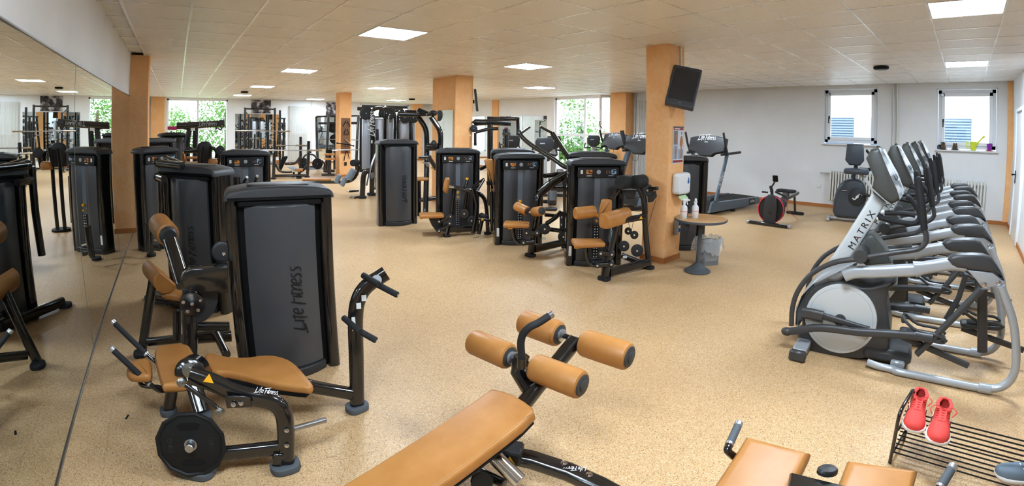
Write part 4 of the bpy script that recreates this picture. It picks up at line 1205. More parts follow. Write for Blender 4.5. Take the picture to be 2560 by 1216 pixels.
for sgn in (1, -1):
    mt = (lambda t: t) if sgn == 1 else (lambda t: 2 * TC - t)
    fl_ = lambda L: [(a, mt(b_), c) for a, b_, c in L]
    side = 'near' if sgn == 1 else 'far'
    # moving handle: long grip, bent tube, pivot, curved lower link
    g_ = fl_(((0.674,0.15,1.375),(0.687,0.15,1.315),(0.705,0.15,1.22),(0.739,0.15,1.048)))
    MB().tube(g_, [.020, .026, .027, .024], n=14).build('moving_grip', 'rubber', EL)
    MB().ball(g_[0], .02, 12).build('grip_tip', 'rubber', EL)
    MB().tube(spline(fl_(((0.739,0.15,1.048),(0.755,0.15,1.009),(0.757,0.15,0.964),(0.733,0.15,0.927),(0.688,0.15,0.902),(0.56,0.15,0.869),(0.382,0.15,0.818))), 3), .019, n=12).build('moving_handle', 'graphite', EL)
    pv = (0.333,0.15,0.817)
    MB().cyl((pv[0], mt(.13), pv[2]), (pv[0], mt(.30), pv[2]), .052, 22, .006).build('pivot', 'graphite', EL)
    MB().tube(spline(fl_(((0.294,0.15,0.788),(0.179,0.15,0.757),(0.073,0.15,0.701),(-0.023,0.15,0.615),(-0.093,0.15,0.484),(-0.115,0.15,0.353),(-0.104,0.15,0.212))), 3), .0195, n=12).build('lower_link', 'graphite', EL)
    MB().oval(spline(fl_(((-0.143,0.15,0.152),(-0.065,0.15,0.179),(0.065,0.15,0.229),(0.195,0.15,0.251),(0.367,0.15,0.262),(0.613,0.15,0.294),(0.78,0.15,0.313)) + ((0.777,0.15,0.311),(0.895,0.15,0.312))), 2), .045, .058).build('foot_bar', 'graphite', EL)
    MB().ball((-0.132,0.15,0.157) if sgn == 1 else fl_(((-0.132,0.15,0.157),))[0], .038, 12, (1.2, .8, .9)).build('joint_cover', 'graphite', EL)
    # crank
    if sgn == 1:
        MB().oval(((-0.042,0.19,0.316),(0.025,0.19,0.32),(0.117,0.19,0.315)), .05, .085).build('crank_head', 'graphite', EL)
        MB().oval(((0.115,0.2,0.32),(0.232,0.2,0.306),(0.462,0.2,0.278)), .03, .045).build('crank_arm', 'graphite', EL)
    # upper beam, its dark cover and silver bracket
    bp_ = fl_(((0.23,0.19,0.648),(0.303,0.19,0.685),(0.467,0.19,0.712),(0.626,0.19,0.743),(0.717,0.19,0.76)) + ((0.709,0.19,0.763),(0.83,0.19,0.799),(0.94,0.19,0.829),(1.037,0.19,0.831)))
    MB().oval(spline(bp_, 2), .06, .088).build('upper_beam', 'silver_paint', EL)
    cv = ((0.909,0.862),(0.934,0.888),(0.976,0.903),(1.07,0.914),(1.135,0.917),(1.187,0.902),(1.229,0.854),(1.26,0.814),(1.286,0.766),(1.264,0.766),(1.195,0.81),(1.044,0.811),(0.979,0.812),(0.941,0.827))
    sidep(cv, .15 if sgn == 1 else 2 * TC - .15 - .09, .09, 'beam_cover', 'graphite_green' if 0 else 'graphite', .022)
    bk = ((1.045,0.806),(1.197,0.808),(1.229,0.807),(1.287,0.758),(1.266,0.725),(1.181,0.705),(1.154,0.701),(1.112,0.746))
    sidep(bk, .162 if sgn == 1 else 2 * TC - .162 - .07, .07, 'bracket', 'silver_paint', .008)
    for q in ((1.164,0.16,0.724),(1.251,0.16,0.746)):
        bolt(EL, (q[0], .162 if sgn == 1 else 2 * TC - .162, q[2]), (0, -sgn, 0), .014)
    # rear loop on the floor
    lp = ((1.263,0.148,0.733),(1.309,0.148,0.645),(1.358,0.148,0.549),(1.399,0.148,0.435),(1.435,0.148,0.28),(1.444,0.148,0.178),(1.418,0.148,0.098),(1.358,0.148,0.05),(1.247,0.148,0.013),(1.047,0.148,-0.005),(0.881,0.148,-0.015),(0.71,0.148,-0.018)) + ((0.674,0.17,-0.039),(0.575,0.17,-0.009),(0.488,0.17,0.046))
    lp = [(a, b_, max(c, .03)) for a, b_, c in lp]
    MB().tube(spline(fl_(lp), 3), .027, n=12).build('rear_loop', 'silver_paint', EL)
    q = fl_(((1.247,0.148,0.013),(1.329,0.148,0.039))); MB().cyl((q[0][0], q[0][1], .033), (q[1][0], q[1][1], .034), .034, 16, .004).build('loop_clamp', 'silver_paint', EL)
    # struts and pedals
    if sgn == 1:
        MB().oval(fl_(((1.152,0.19,0.686),(0.983,0.19,0.428),(0.816,0.19,0.168))), .04, .062, up=(0, 1, 0)).build('link_strut', 'graphite', EL)
        pdl = (((0.673,0.24,0.309),(0.992,0.24,0.303)))
    else:
        MB().oval(((1.112,0.7,0.651),(1.084,0.7,0.463),(1.019,0.7,0.285)), .04, .05, up=(0, 1, 0)).build('link_strut', 'graphite', EL)
        pdl = [(x + .30, y, z) for x, y, z in fl_(((0.824,0.24,0.29),(1.121,0.24,0.317)))]
    p0, p1 = Vector(pdl[0]), Vector(pdl[1]); dx = (p1 - p0); 
    R_ = frame(p0, dx, (0, 1, 0)); Lp = dx.length
    pd = MB(R_).slab(rrect(Lp, .15, .04, 4, Lp / 2, 0), (0, 0, -.03), (1, 0, 0), (0, 1, 0), .03, .008).build('pedal', 'graphite', EL)
    MB(R_).slab(rrect(Lp * .8, .11, .03, 4, Lp * .55, 0), (0, 0, 0), (1, 0, 0), (0, 1, 0), .006, .002).build('tread_mat', 'rubber', pd)
    mb = MB(R_)
    for sy in (-.075, .075): mb.tube(spline([(0.01, sy * .5, .10), (.03, sy, .085), (.12, sy, .035), (Lp * .8, sy, .03), (Lp, sy, .0)], 3), .011, n=8)
    mb.tube([(.01, -.06, .08), (.005, 0, .085), (.01, .06, .08)], .014, n=8)
    mb.build('toe_guard', 'graphite', pd)
    MB().oval([(p0.x + .02, p0.y, p0.z - .05), (p1.x + .18, p1.y, p1.z - .17)], .03, .045).build('guide_arm', 'graphite', EL)
MB().oval(((1.21,0.5,0.606),(1.243,0.5,0.399),(1.288,0.5,0.152)), .05, .07, up=(1, 0, 0)).build('rear_strut', 'graphite', EL)
# fixed handlebar
MB().tube(spline(((0.463,0.27,1.116),(0.532,0.27,1.122),(0.603,0.27,1.124),(0.675,0.27,1.117)), 4), .0175, n=10).build('fixed_bar', 'rubber', EL)
MB().tube(spline(((0.44,0.27,1.106),(0.435,0.27,1.083),(0.506,0.27,1.068),(0.601,0.27,1.059),(0.669,0.27,1.06),(0.701,0.27,1.086),(0.705,0.27,1.129),(0.686,0.27,1.166),(0.649,0.27,1.209),(0.624,0.27,1.234),(0.601,0.27,1.24)), 3), .0185, n=10).build('fixed_bar', 'rubber', EL)
for q in ((0.449,0.33,1.115),(0.421,0.33,1.063)): MB().ball(q, .016, 10).build('bar_socket', 'white_gloss', EL)
# front stabiliser, rear casing
MB().bar((.0, .03, .05), (.0, .80, .05), .105, .075, bev=.012).build('stabiliser', 'silver_paint', EL)
for y in (.012, .818): MB().box((.0, y, .045), (.125, .05, .085), .014).build('end_cap', 'graphite', EL)
rc = ((0.466,0.24,0.034),(0.762,0.24,0.091))
MB().box(((rc[0][0] + rc[1][0]) / 2, .40, .085), (rc[1][0] - rc[0][0] + .06, .34, .10), .03).build('rear_casing', 'graphite', EL)
MB().bar((rc[1][0] - .06, .2, .05), (rc[1][0] - .06, .72, .05), .10, .06, bev=.012).build('cross_foot', 'silver_paint', EL)
m, t, b = mat('console_face', rgb(168, 170, 170), .25)
t.links.new(ramp(t, noise(t, ocoords(t, (1, 1, 1)), 9, 1), [(.42, rgb(120, 124, 126)), (.5, rgb(176, 180, 182)), (.62, rgb(210, 214, 220))]), b.inputs['Base Color'])
EN = ['second silver cross trainer counted from the camera', 'third silver cross trainer in the middle of the row', 'fourth silver cross trainer counted from the camera', 'farthest silver cross trainer nearest the right radiator']
for k in range(4):
    c = copy_tree(EL); c.location.x += 1.25 * (k + 1); c.location.y += .015 * (k + 1); c['label'] = EN[k]

# ================================================================ round table, bottles, bin
TB = thing('side_table', 'small round bistro table with wooden top and ringed grey foot', 'table', (5.03, 2.66, 0))
MB().lathe([(.0, 0), (.155, 0), (.16, .012), (.155, .018), (.135, .024), (.132, .032), (.112, .038), (.108, .048), (.088, .055), (.082, .068), (.062, .078), (.045, .098), (.03, .11), (.0, .11)], (5.03, 2.66, 0), n=36).build('foot', 'rubber_grey', TB)
MB().cyl((5.03, 2.66, .1), (5.03, 2.66, .62), .026, 20).build('column', 'rubber_grey', TB)
mb = MB(); mb.lathe([(.0, .615), (.30, .615), (.312, .622), (.312, .638), (.306, .643), (.298, .643), (0, .643)], (5.03, 2.66, 0), n=48); to = mb.build('table_edge', 'rubber_grey', TB)
m, t, b = mat('table_wood', rgb(206, 158, 104), .4)
t.links.new(ramp(t, noise(t, coords(t, (6, 60, 1)), 1.0, 4), [(.3, rgb(192, 142, 88)), (.7, rgb(216, 172, 118))]), b.inputs['Base Color'])
MB().lathe([(.303, .6435), (.303, .6455), (.0, .6455)], (5.03, 2.66, 0), n=48).build('table_top', 'table_wood', TB)
def spray(x, y, rz, label):
    t_ = thing('spray_bottle', label, 'spray bottle', (x, y, .6455), rz, 'disinfectant spray bottles', world=False)
    MB().lathe([(.0, 0), (.036, 0), (.04, .006), (.04, .125), (.034, .14), (.016, .158), (.014, .175), (.0, .175)], (0, 0, 0), n=20).build('bottle', 'bottle_plastic', t_)
    MB().lathe([(.0405, .035), (.041, .036), (.041, .112), (.0405, .113)], (0, 0, 0), n=20, cap=False).build('label_band', 'label_red', t_)
    mb = MB(); mb.cyl((0, 0, .17), (0, 0, .198), .019, 14, .003); mb.box((-.012, 0, .213), (.075, .026, .03), .008); mb.box((-.058, 0, .213), (.02, .018, .018), .004)
    mb.build('spray_head', 'white_gloss', t_)
    mb = MB(); mb.tube(spline([(-.022, 0, .205), (-.034, 0, .185), (-.04, 0, .16)], 3), .006, n=8); mb.build('trigger', 'white_gloss', t_)
mat('bottle_plastic', rgb(226, 228, 230), .3)
m, t, b = mat('label_red', rgb(236, 230, 228), .5)
sx = nd(t, 'ShaderNodeSeparateXYZ'); t.links.new(ocoords(t), sx.inputs[0])
t.links.new(ramp(t, sx.outputs[2], [(.078, rgb(236, 230, 228)), (.080, rgb(214, 70, 62)), (.094, rgb(236, 230, 228))]), b.inputs['Base Color'])
spray(4.86, 2.80, 2.4, 'disinfectant spray bottle standing nearest the orange pillar on the round table')
spray(4.985, 2.72, .5, 'disinfectant spray bottle in the middle of the round table')
SB = thing('squeeze_bottle', 'small black bottle between the two spray bottles on the round table', 'bottle', (4.98, 2.86, .6455), 0, None, world=False)
MB().lathe([(0, 0), (.034, 0), (.042, .02), (.042, .05), (.03, .085), (.012, .105), (.01, .15), (0, .15)], (0, 0, 0), n=18).build('body', 'black_matt', SB)
MB().box((-.012, 0, .155), (.05, .02, .018), .005).build('pump', 'black_matt', SB)
BN = thing('waste_bin', 'dark waste bin with a crumpled clear plastic liner under the round table', 'waste bin', (5.42, 2.74, 0), -.5, None, world=False)
MB().slab(rrect(.24, .20, .03), (0, 0, 0), (1, 0, 0), (0, 1, 0), .30, 0).build('bucket', 'bin_grey', BN)
mat('bin_grey', rgb(112, 114, 116), .4)
R_ = random.Random(4)
mb = MB(); vs = []; fs = []; n = 36
for i, (z, r) in enumerate(((.06, .142), (.16, .155), (.24, .165), (.31, .17), (.345, .165), (.33, .185), (.27, .205), (.20, .21))):
    for j in range(n):
        a = 2 * pi * j / n; k = 1 + (R_.uniform(-.10, .10) if i > 1 else R_.uniform(-.03, .03))
        zz = z + (R_.uniform(-.025, .025) if i > 2 else 0) - (max(0, sin(3 * a)) * .05 if i == 7 else 0)
        ca, sa = cos(a), sin(a); q = (abs(ca) ** 4 + abs(sa) ** 4) ** -.25
        vs.append((r * k * ca * q * .86, r * k * sa * q * .75, zz))
for i in range(7):
    for j in range(n): j2 = (j + 1) % n; fs.append((i * n + j, i * n + j2, (i + 1) * n + j2, (i + 1) * n + j))
mb.add(vs, fs); mb.build('liner_bag', 'plastic_bag', BN, ang=180)

# ================================================================ on the television pillar
TV = thing('television', 'flat television tilted down on the orange pillar', 'television', (5.32, 3.0, 2.1))
tvc = Vector((5.136,3.004,2.212))
right = V(.50, -.83, .0).normalized(); 
c0, c1, c2, c3 = [Vector(p) for p in ((5.124,3.121,2.488), (5.272,2.822,2.381), (4.994,2.79,1.935), (4.829,3.103,1.97))]
ex_ = ((c1 - c0) + (c2 - c3)).normalized(); up_ = ((c0 - c3) + (c1 - c2)); up_ = (up_ - ex_ * up_.dot(ex_)).normalized()
w_ = ((c1 - c0).length + (c2 - c3).length) / 2; h_ = ((c0 - c3).length + (c1 - c2).length) / 2; ce = (c0 + c1 + c2 + c3) / 4
nz = ex_.cross(up_); 
tvo = MB().slab(rrect(w_, h_, .015), ce - nz * .085, ex_, up_, .085, .012).build('housing', 'tv_bezel', TV)
MB().slab(rrect(w_ * .86, h_ * .78, .006, 2, 0, .012), ce - nz * .0, ex_, up_, .002, 0).build('screen', 'screen', TV)
MB().slab(rrect(.035, .006, .002, 2, 0, -h_ * .43), ce, ex_, up_, .002, 0).build('maker_mark', 'letter_grey', TV)
MB().slab(rrect(.26, .22, .02), ce - nz * .14, ex_, up_, .06, .01).build('rear_cover', 'plastic_dark', TV)
MB().bar(ce - nz * .13, (5.3, 3.15, ce.z), .06, .08).build('wall_bracket', 'steel_black', TV)
CD = tag(MB().box((5.285, 3.132, 2.52), (.032, .016, .38), .004).build('cable_duct', 'cream_metal'), 'white cable duct running from the ceiling to the television', 'cable duct')
PO = thing('poster', 'fitness poster with posing athletes on the television pillar', 'poster', (5.23, 3.135, 1.5))
MB().box((5.23, 3.136, 1.475), (.255, .006, .46), .001).build('sheet', 'poster_paper', PO, smooth=False)
MB().box((5.23, 3.1325, 1.675), (.235, .002, .03)).build('title_bar', 'poster_red', PO, smooth=False)
MB().box((5.23, 3.1325, 1.272), (.235, .002, .03)).build('title_bar', 'poster_red', PO, smooth=False)
mat('poster_paper', rgb(206, 214, 224), .5)
mat('poster_grey', rgb(128, 124, 126), .5)
mat('poster_blue', rgb(150, 164, 184), .5)
MB().box((5.165, 3.1328, 1.565), (.10, .002, .17)).build('print_field', 'poster_grey', PO, smooth=False)
MB().box((5.165, 3.1328, 1.385), (.10, .002, .17)).build('print_field', 'poster_blue', PO, smooth=False)
MB().box((5.29, 3.1328, 1.36), (.12, .002, .12)).build('print_field', 'poster_blue', PO, smooth=False)
MB().box((5.23, 3.1328, 1.697), (.255, .002, .012)).build('print_field', 'sticker_black', PO, smooth=False)
MB().box((5.20, 3.131, 1.675), (.13, .001, .014)).build('title_line', 'letter_white', PO, smooth=False)
mat('poster_red', rgb(150, 44, 40), .5)
def figure(x, z, h, lean):
    mb = MB(); y = 3.1318
    for p in ([(0, .0), (.004, .22), (-.006, .45)], [(.03, 0), (.022, .22), (.004, .45)], [(0, .42), (0, .8)], [(-.02, .76), (-.05, .6), (-.045, .45)], [(.02, .76), (.055, .62), (.04, .48)], [(0, .86), (0, .97)]):
        mb.tube([(x + a * h * 1.6 + lean * b_ * h, y, z + b_ * h) for a, b_ in p], .008 * (h / .34) ** .5 if p[0][1] != .42 else .015 * (h / .34) ** .5, n=6)
    return mb.build('printed_figure', 'skin_print', PO)
mat('skin_print', rgb(196, 132, 92), .6)
figure(5.295, 1.31, .34, .03); figure(5.17, 1.30, .16, 0); figure(5.17, 1.50, .14, .1)
PD = thing('towel_dispenser', 'white paper towel dispenser with a blue drop on the television pillar', 'dispenser', (5.24, 3.13, 1.0))
MB().slab(rrect(.28, .265, .045), (5.24, 3.135, 1.0), (1, 0, 0), (0, 0, 1), .12, .03, 4).build('housing', 'white_gloss', PD)
drop = [(.0, .05)] + [(.022 * cos(radians(a)), -.012 + .022 * sin(radians(a))) for a in range(20, -201, -20)]
MB().slab(drop, (5.31, 3.0155, 1.03), (1, 0, 0), (0, 0, 1), .003, 0).build('drop_mark', 'blue', PD)
MB().box((5.24, 3.07, .862), (.15, .05, .012), .003).build('outlet', 'black_matt', PD)
m, t, b = mat('paper_green', rgb(196, 226, 176), .8)
mb = MB(); mb.add([(5.17, 3.06, .865), (5.31, 3.06, .865), (5.345, 3.035, .82), (5.33, 3.01, .80), (5.24, 3.0, .775), (5.2, 3.02, .79), (5.15, 3.05, .83), (5.25, 3.055, .83)], [(0, 1, 7), (1, 2, 7), (2, 3, 7), (3, 4, 7), (4, 5, 7), (5, 6, 7), (6, 0, 7)]); mb.build('paper_towel', 'paper_green', PD)
SD = thing('soap_holder', 'small grey and blue holder low on the television pillar', 'holder', (5.2, 3.13, .42))
MB().box((5.23, 3.11, .45), (.06, .05, .22), .012).build('body', 'letter_grey', SD); MB().box((5.275, 3.10, .49), (.035, .05, .06), .01).build('clip', 'blue', SD); MB().box((5.275, 3.10, .40), (.035, .05, .05), .01).build('clip', 'blue', SD)
TV2 = tag(MB().box((P2[1] + .20, 8.42, 2.22), (.05, .66, .46), .01, Matrix.Rotation(-.62, 3, 'Z') @ Matrix.Rotation(-.12, 3, 'Y')).build('television', 'plastic_dark'), 'dark television seen edge-on at the right side of the wide orange pillar', 'television')
MB().box((P2[1] + .09, 8.5, 2.2), (.20, .06, .08), .006).build('wall_bracket', 'steel_black', TV2)

# ================================================================ treadmills
TD = thing('treadmill', 'blue-grey treadmill beside the television pillar facing the white wall', 'treadmill', (8.50, 4.30, 0), -.13, 'treadmills by the right wall', world=False)
MB().slab([(0, .06), (.05, .26), (.18, .30), (.32, .25), (1.9, .22), (1.98, .16), (1.98, .06)], (0, .09, 0), (1, 0, 0), (0, 0, 1), .09, .015).build('side_rail', 'tread_blue', TD)
MB().slab([(0, .06), (.05, .26), (.18, .30), (.32, .25), (1.9, .22), (1.98, .16), (1.98, .06)], (0, .85, 0), (1, 0, 0), (0, 0, 1), .09, .015).build('side_rail', 'tread_blue', TD)
MB().box((1.1, .425, .19), (1.7, .62, .05), .01).build('belt', 'rubber', TD)
MB().slab([(0, .10), (.02, .30), (.12, .36), (.30, .34), (.42, .24), (.42, .10)], (0, .80, 0), (1, 0, 0), (0, 0, 1), .75, .03).build('motor_hood', 'plastic_dark', TD)
mat('tread_blue', rgb(84, 96, 108), .35)
for y in (.0, .85):
    MB().cyl((.9, y + .04, 0), (.9, y + .04, .06), .05, 14, .008).build('levelling_foot', 'rubber', TD)
    MB().oval([(.16, y, .28), (.34, y, .75), (.52, y, 1.22)], .05, .09, up=(1, 0, 0)).build('upright', 'tread_blue', TD)
    MB().tube(fillet([(.30, y, 1.19), (.55, y, 1.20), (1.02, y, 1.22)], .05), .026, n=12).build('handrail', 'plastic_dark', TD)
up_o = [o for o in TD.children if o.name.startswith('upright')][0]
script_logo(.085, frame((.30, -.026, .68), (.36, 0, .93), (-.93, 0, .36)), 'letter_white', up_o)
MB().box((1.60, -.006, .15), (.24, .01, .13), .004).build('side_badge', 'plastic_dark', TD)
script_logo(.045, frame((1.60, -.0115, .15), (1, 0, 0), (0, 0, 1)), 'letter_white', TD)
# console seen from behind
cp = [(-.45, 1.25)] + [(-.45 + .9 * i / 10, 1.52 + .055 * (1 - (2 * i / 10 - 1) ** 2)) for i in range(11)] + [(.45, 1.25), (.22, 1.20), (.15, 1.14), (-.15, 1.14), (-.22, 1.20)]
mb = MB(Matrix.Translation(V(.36, .425, 0)) @ Matrix.Translation(V(0, 0, 1.3)) @ Matrix.Rotation(.28, 4, 'Y') @ Matrix.Translation(V(0, 0, -1.3)))
mb.slab(cp, (0, 0, 0), (0, 1, 0), (0, 0, 1), .10, .02); tc_ = mb.build('console', 'plastic_dark', TD)
script_logo(.10, Matrix.Translation(V(.36, .425, 1.3)) @ Matrix.Rotation(.28, 4, 'Y') @ frame((-.003, .02, .215), (0, -1, 0), (0, 0, 1)), 'letter_white', tc_)
MB(Matrix.Translation(V(.36, .425, 1.3)) @ Matrix.Rotation(.28, 4, 'Y')).box((-.002, .02, .13), (.004, .08, .012)).build('model_plate', 'letter_white', tc_, smooth=False)
for y in (-.05, .90):
    MB().oval([(.28, y, 1.62), (.36, y, 1.38), (.46, y, 1.18)], .03, .05, up=(1, 0, 0)).build('console_arm', 'plastic_dark', TD)
MB().tube(spline([(.33, .55, 1.15), (.36, .58, 1.0), (.40, .50, 1.0), (.42, .46, 1.15)], 5), .004, n=6).build('safety_cord', 'black_matt', TD)
for (x, y, rz), lb in (((7.86, 5.59, -.18), 'treadmill seen left of the television pillar, its console half covered'), ((9.10, 7.30, -.22), 'treadmill farther left of the pillar in front of the right radiator')):
    c = copy_tree(TD); c.location = (x, y, 0); c.rotation_euler = (0, 0, rz); c['label'] = lb

# ================================================================ rowing machine
RW = thing('rowing_machine', 'black rowing machine with a red-rimmed flywheel on the open floor', 'rowing machine', (8.42, 3.05, 0))
MB().bar((8.38, 2.68, .035), (8.38, 3.42, .035), .10, .05, bev=.012).build('front_foot', 'steel_black', RW)
for y in (2.66, 3.44): MB().box((8.38, y, .036), (.11, .05, .056), .01).build('foot_cap', 'alu_grip', RW)
MB().lathe([(.0, -.09), (.235, -.09), (.245, -.06), (.245, 0), (.235, .02), (.0, .02)], (8.47, 3.05, .29), (-1, 0, 0), 40).build('flywheel_case', 'plastic_dark', RW)
MB().lathe([(.236, 0), (.250, .004), (.250, .014), (.236, .018), (.236, 0)], (8.455, 3.05, .29), (-1, 0, 0), 44, cap=False).build('red_rim', 'pink_red', RW)
mat('pink_red', rgb(226, 40, 70), .4)
MB().slab([(-.11, .05), (.11, .05), (.12, .30), (.10, .50), (.05, .55), (-.05, .55), (-.10, .50), (-.12, .30)], (8.45, 3.05, 0), (0, -1, 0), (0, 0, 1), .06, .012).build('front_shield', 'plastic_charcoal', RW)
MB().lathe([(.03, 0), (.034, .002), (.03, .003)], (8.388, 3.05, .24), (-1, 0, 0), 20).build('emblem', 'plastic_dark', RW)
MB().box((8.47, 2.87, .27), (.004, .05, .03)).build('sticker', 'sticker', RW, smooth=False)
MB().oval([(8.47, 3.05, .50), (8.47, 3.06, .62), (8.44, 3.08, .70)], .05, .06, up=(1, 0, 0)).build('neck', 'plastic_dark', RW)
MB().tube([(8.46, 3.08, .60), (8.50, 3.08, .68), (8.46, 3.0, .80)], .014, n=8).build('monitor_arm', 'plastic_dark', RW)
MB().box((8.45, 3.0, .84), (.03, .10, .12), .01, Matrix.Rotation(-.3, 3, 'Y')).build('monitor', 'black_matt', RW)
MB().tube([(8.48, 3.25, .58), (8.48, 3.14, .58)], .015, n=8).build('handle', 'rubber', RW)
MB().tube([(8.5, 3.0, .60), (8.72, 2.86, .50)], .018, n=8).build('strut', 'plastic_dark', RW)
MB().bar((8.5, 3.05, .36), (9.95, 3.05, .44), .10, .07, bev=.012).build('rail', 'steel', RW)
for dy in (-.05, .05): MB().bar((8.5, 3.05 + dy, .37), (9.95, 3.05 + dy, .45), .012, .05).build('rail_edge', 'steel_black', RW)
mb = MB(); mb.slab(smooth_poly([(-.13, -.15), (.0, -.19), (.13, -.15), (.10, 0), (.13, .15), (.0, .19), (-.13, .15), (-.09, 0)], 3), (9.25, 3.05, .52), (1, 0, 0), (0, 1, 0), .05, .02); mb.build('seat', 'rubber', RW)
for dx in (-.07, .07): MB().bar((9.25 + dx, 3.05, .42), (9.25 + dx, 3.05, .53), .10, .02, up=(1, 0, 0)).build('seat_carriage', 'steel', RW)
MB().oval([(9.80, 3.05, .42), (9.92, 3.05, .05)], .07, .04, up=(0, 1, 0)).build('rear_leg', 'steel_black', RW)
MB().bar((9.92, 2.86, .035), (9.92, 3.24, .035), .06, .06, bev=.02).build('rear_foot', 'rubber', RW)
for dy in (-.14, .14): MB().box((8.72, 3.05 + dy, .40), (.06, .13, .20), .02, Matrix.Rotation(.5, 3, 'Y')).build('foot_plate', 'plastic_dark', RW)
mb = MB(); mb.tube(spline([(8.47, 2.86, .5), (8.60, 2.80, .42), (8.55, 2.78, .30), (8.75, 2.76, .2), (9.3, 2.78, .02)], 5), .004, n=6); mb.build('red_cord', 'red', RW)

# ================================================================ arc trainer in front of the left radiator
AT = thing('arc_trainer', 'dark grey arc trainer standing before the small radiator under the window', 'arc trainer', (10.0, 1.95, 0), 0, None)
sil = [(-.30, .10), (-.34, .28), (-.33, .48), (-.27, .66), (-.16, .78), (.0, .83), (.14, .80), (.23, .70), (.27, .52), (.25, .34), (.18, .16), (.12, .08)]
yv = V(.16, -.985, 0).normalized()
MB().slab(smooth_poly(sil, 2), V(10.02, 1.93, 0), yv, (0, 0, 1), .30, .06, 4).build('body_shell', 'arc_grey', AT)
mat('arc_grey', rgb(64, 70, 78), .3)
nf_ = yv.cross(V(0, 0, 1)).normalized()
o0 = V(10.02, 1.93, 0)
fr_ = -1 if (o0 + nf_).length > (o0 - nf_).length else 1
cface = V(10.02, 1.93, 0) - yv.cross(V(0, 0, 1)) * 0
for k, nn in ((0, yv.cross(V(0, 0, 1)).normalized()),):
    front_off = (lambda d: o0 + (nn * (.30 + d) if (o0 + nn * .3).xy.length < o0.xy.length else nn * (-d)))
    cc = front_off(.002) + yv * .10 + V(0, 0, .50)
    nx = nn if (o0 + nn * .3).xy.length < o0.xy.length else -nn
    MB().lathe([(.17, -.01), (.17, .012), (.155, .018), (0, .018)], cc, nx, 32).build('side_disc', 'plastic_dark', AT)
    for s_ in (-1, 1):
        MB().tube(spline([cc + nx * .02 + yv * (s_ * .01) + V(0, 0, s_ * .02), cc + nx * .02 + yv * (s_ * .05) + V(0, 0, s_ * .055), cc + nx * .02 + yv * (s_ * .09) + V(0, 0, s_ * .03)], 4), [.012] * 9, n=6).build('swirl_mark', 'letter_white', AT)
    MB().lathe([(.03, 0), (.04, .002), (.03, .004)], cc + nx * .018, nx, 20, .6).build('swirl_mark', 'letter_white', AT)
    MB().bar(cc + yv * .05 + V(0, 0, .08) + nx * .05, cc + yv * .36 + V(0, 0, .0) + nx * .05, .04, .05).build('crank_link', 'plastic_dark', AT)
    hb_ = cc - yv * .30 + V(0, 0, .10); MB().bar(hb_, hb_ + yv * .10, .02, .02).build('bottle_clip', 'chrome', AT)
    base = front_off(-.15)
    MB().bar(base - yv * .42 + V(0, 0, .05), base + yv * .95 + V(0, 0, .05), .10, .06, bev=.012).build('base_rail', 'steel', AT)
    for s_ in (-.42, .9): MB().bar(base + yv * s_ + nx * .22 + V(0, 0, .035), base + yv * s_ - nx * .22 + V(0, 0, .035), .07, .06, bev=.015).build('stabiliser', 'alu_grip', AT)
    MB().bar(base + yv * .0 + V(0, 0, .8), base + yv * .05 + V(0, 0, 1.12), .07, .09).build('mast', 'arc_grey', AT)
    MB().slab(rrect(.46, .10, .04), base + yv * .06 + V(0, 0, .98) + nx * .16, yv, (0, 0, 1), .30, .03).build('tray', 'arc_grey', AT)
    cn = MB().slab([(-.18, .0), (-.10, -.09), (.10, -.09), (.17, .0), (.15, .30), (-.16, .30)], base + yv * .02 + V(0, 0, 1.17) + nx * .10, yv, (0, 0, 1), .16, .03).build('console', 'arc_grey', AT)
    text('CYBEX', .065, frame(base + yv * .02 + V(0, 0, 1.30) + nx * .102, yv if yv.cross(V(0, 0, 1)).dot(nx) > 0 else -yv, (0, 0, 1)), 'letter_white', cn, bold=.001)
    for s_ in (-1, 1): MB().tube(spline([base + yv * .10 + nx * (s_ * .2) + V(0, 0, 1.0), base + yv * .32 + nx * (s_ * .25) + V(0, 0, 1.02), base + yv * .30 + nx * (s_ * .25) + V(0, 0, 1.25), base + yv * .22 + nx * (s_ * .23) + V(0, 0, 1.36)], 5), .018, n=8).build('arm_handle', 'rubber', AT)
    MB().bar(base + yv * .12 + V(0, 0, .95) + nx * .17, base + yv * .55 + V(0, 0, .45) + nx * .17, .035, .06).build('swing_arm', 'silver_light', AT)
    for s_ in (-1, 1): MB().box(base + yv * .62 + nx * (s_ * .16) + V(0, 0, .32), (.13, .38, .05), .02, Matrix.Rotation(.16, 3, 'Z')).build('pedal', 'plastic_dark', AT)

# ================================================================ radiators and pipes
def column_radiator(label, y0, y1, z0, z1, n, x=XR - .10):
    t_ = thing('radiator', label, 'radiator', (x, (y0 + y1) / 2, 0), 0, 'cream column radiators')
    me = None
    for k in range(n):
        y = y0 + (y1 - y0) * (k + .5) / n
        if me is None:
            mb = MB(); w = (y1 - y0) / n * .62
            mb.slab(rrect(.13, z1 - z0, .03), (x, y + w / 2, (z0 + z1) / 2), (1, 0, 0), (0, 0, 1), w, .012, 3)
            o = mb.build('radiator_column', 'cream_metal', t_); me = o.data; ybase = y
        else:
            o = bpy.data.objects.new('radiator_column', me); C.objects.link(o); o.parent = t_; o.location = (0, y - ybase, 0)
    for z in (z0 + .06, z1 - .06): MB().cyl((x, y0, z), (x, y1, z), .02, 10).build('manifold', 'cream_metal', t_)
    for y in (y0 + .15, y1 - .15): MB().bar((x + .04, y, z0 + .1), (XR - .003, y, z0 + .1), .03, .03).build('wall_bracket', 'cream_metal', t_)
    MB().tube(fillet([(x, y1, z1 - .06), (x, y1 + .12, z1 - .06), (x + .02, y1 + .22, z1 - .06)], .03), .014, n=8).build('valve_pipe', 'steel', t_)
    return t_
column_radiator('cream column radiator behind the arc trainer', 1.60, 2.72, .17, .83, 18)
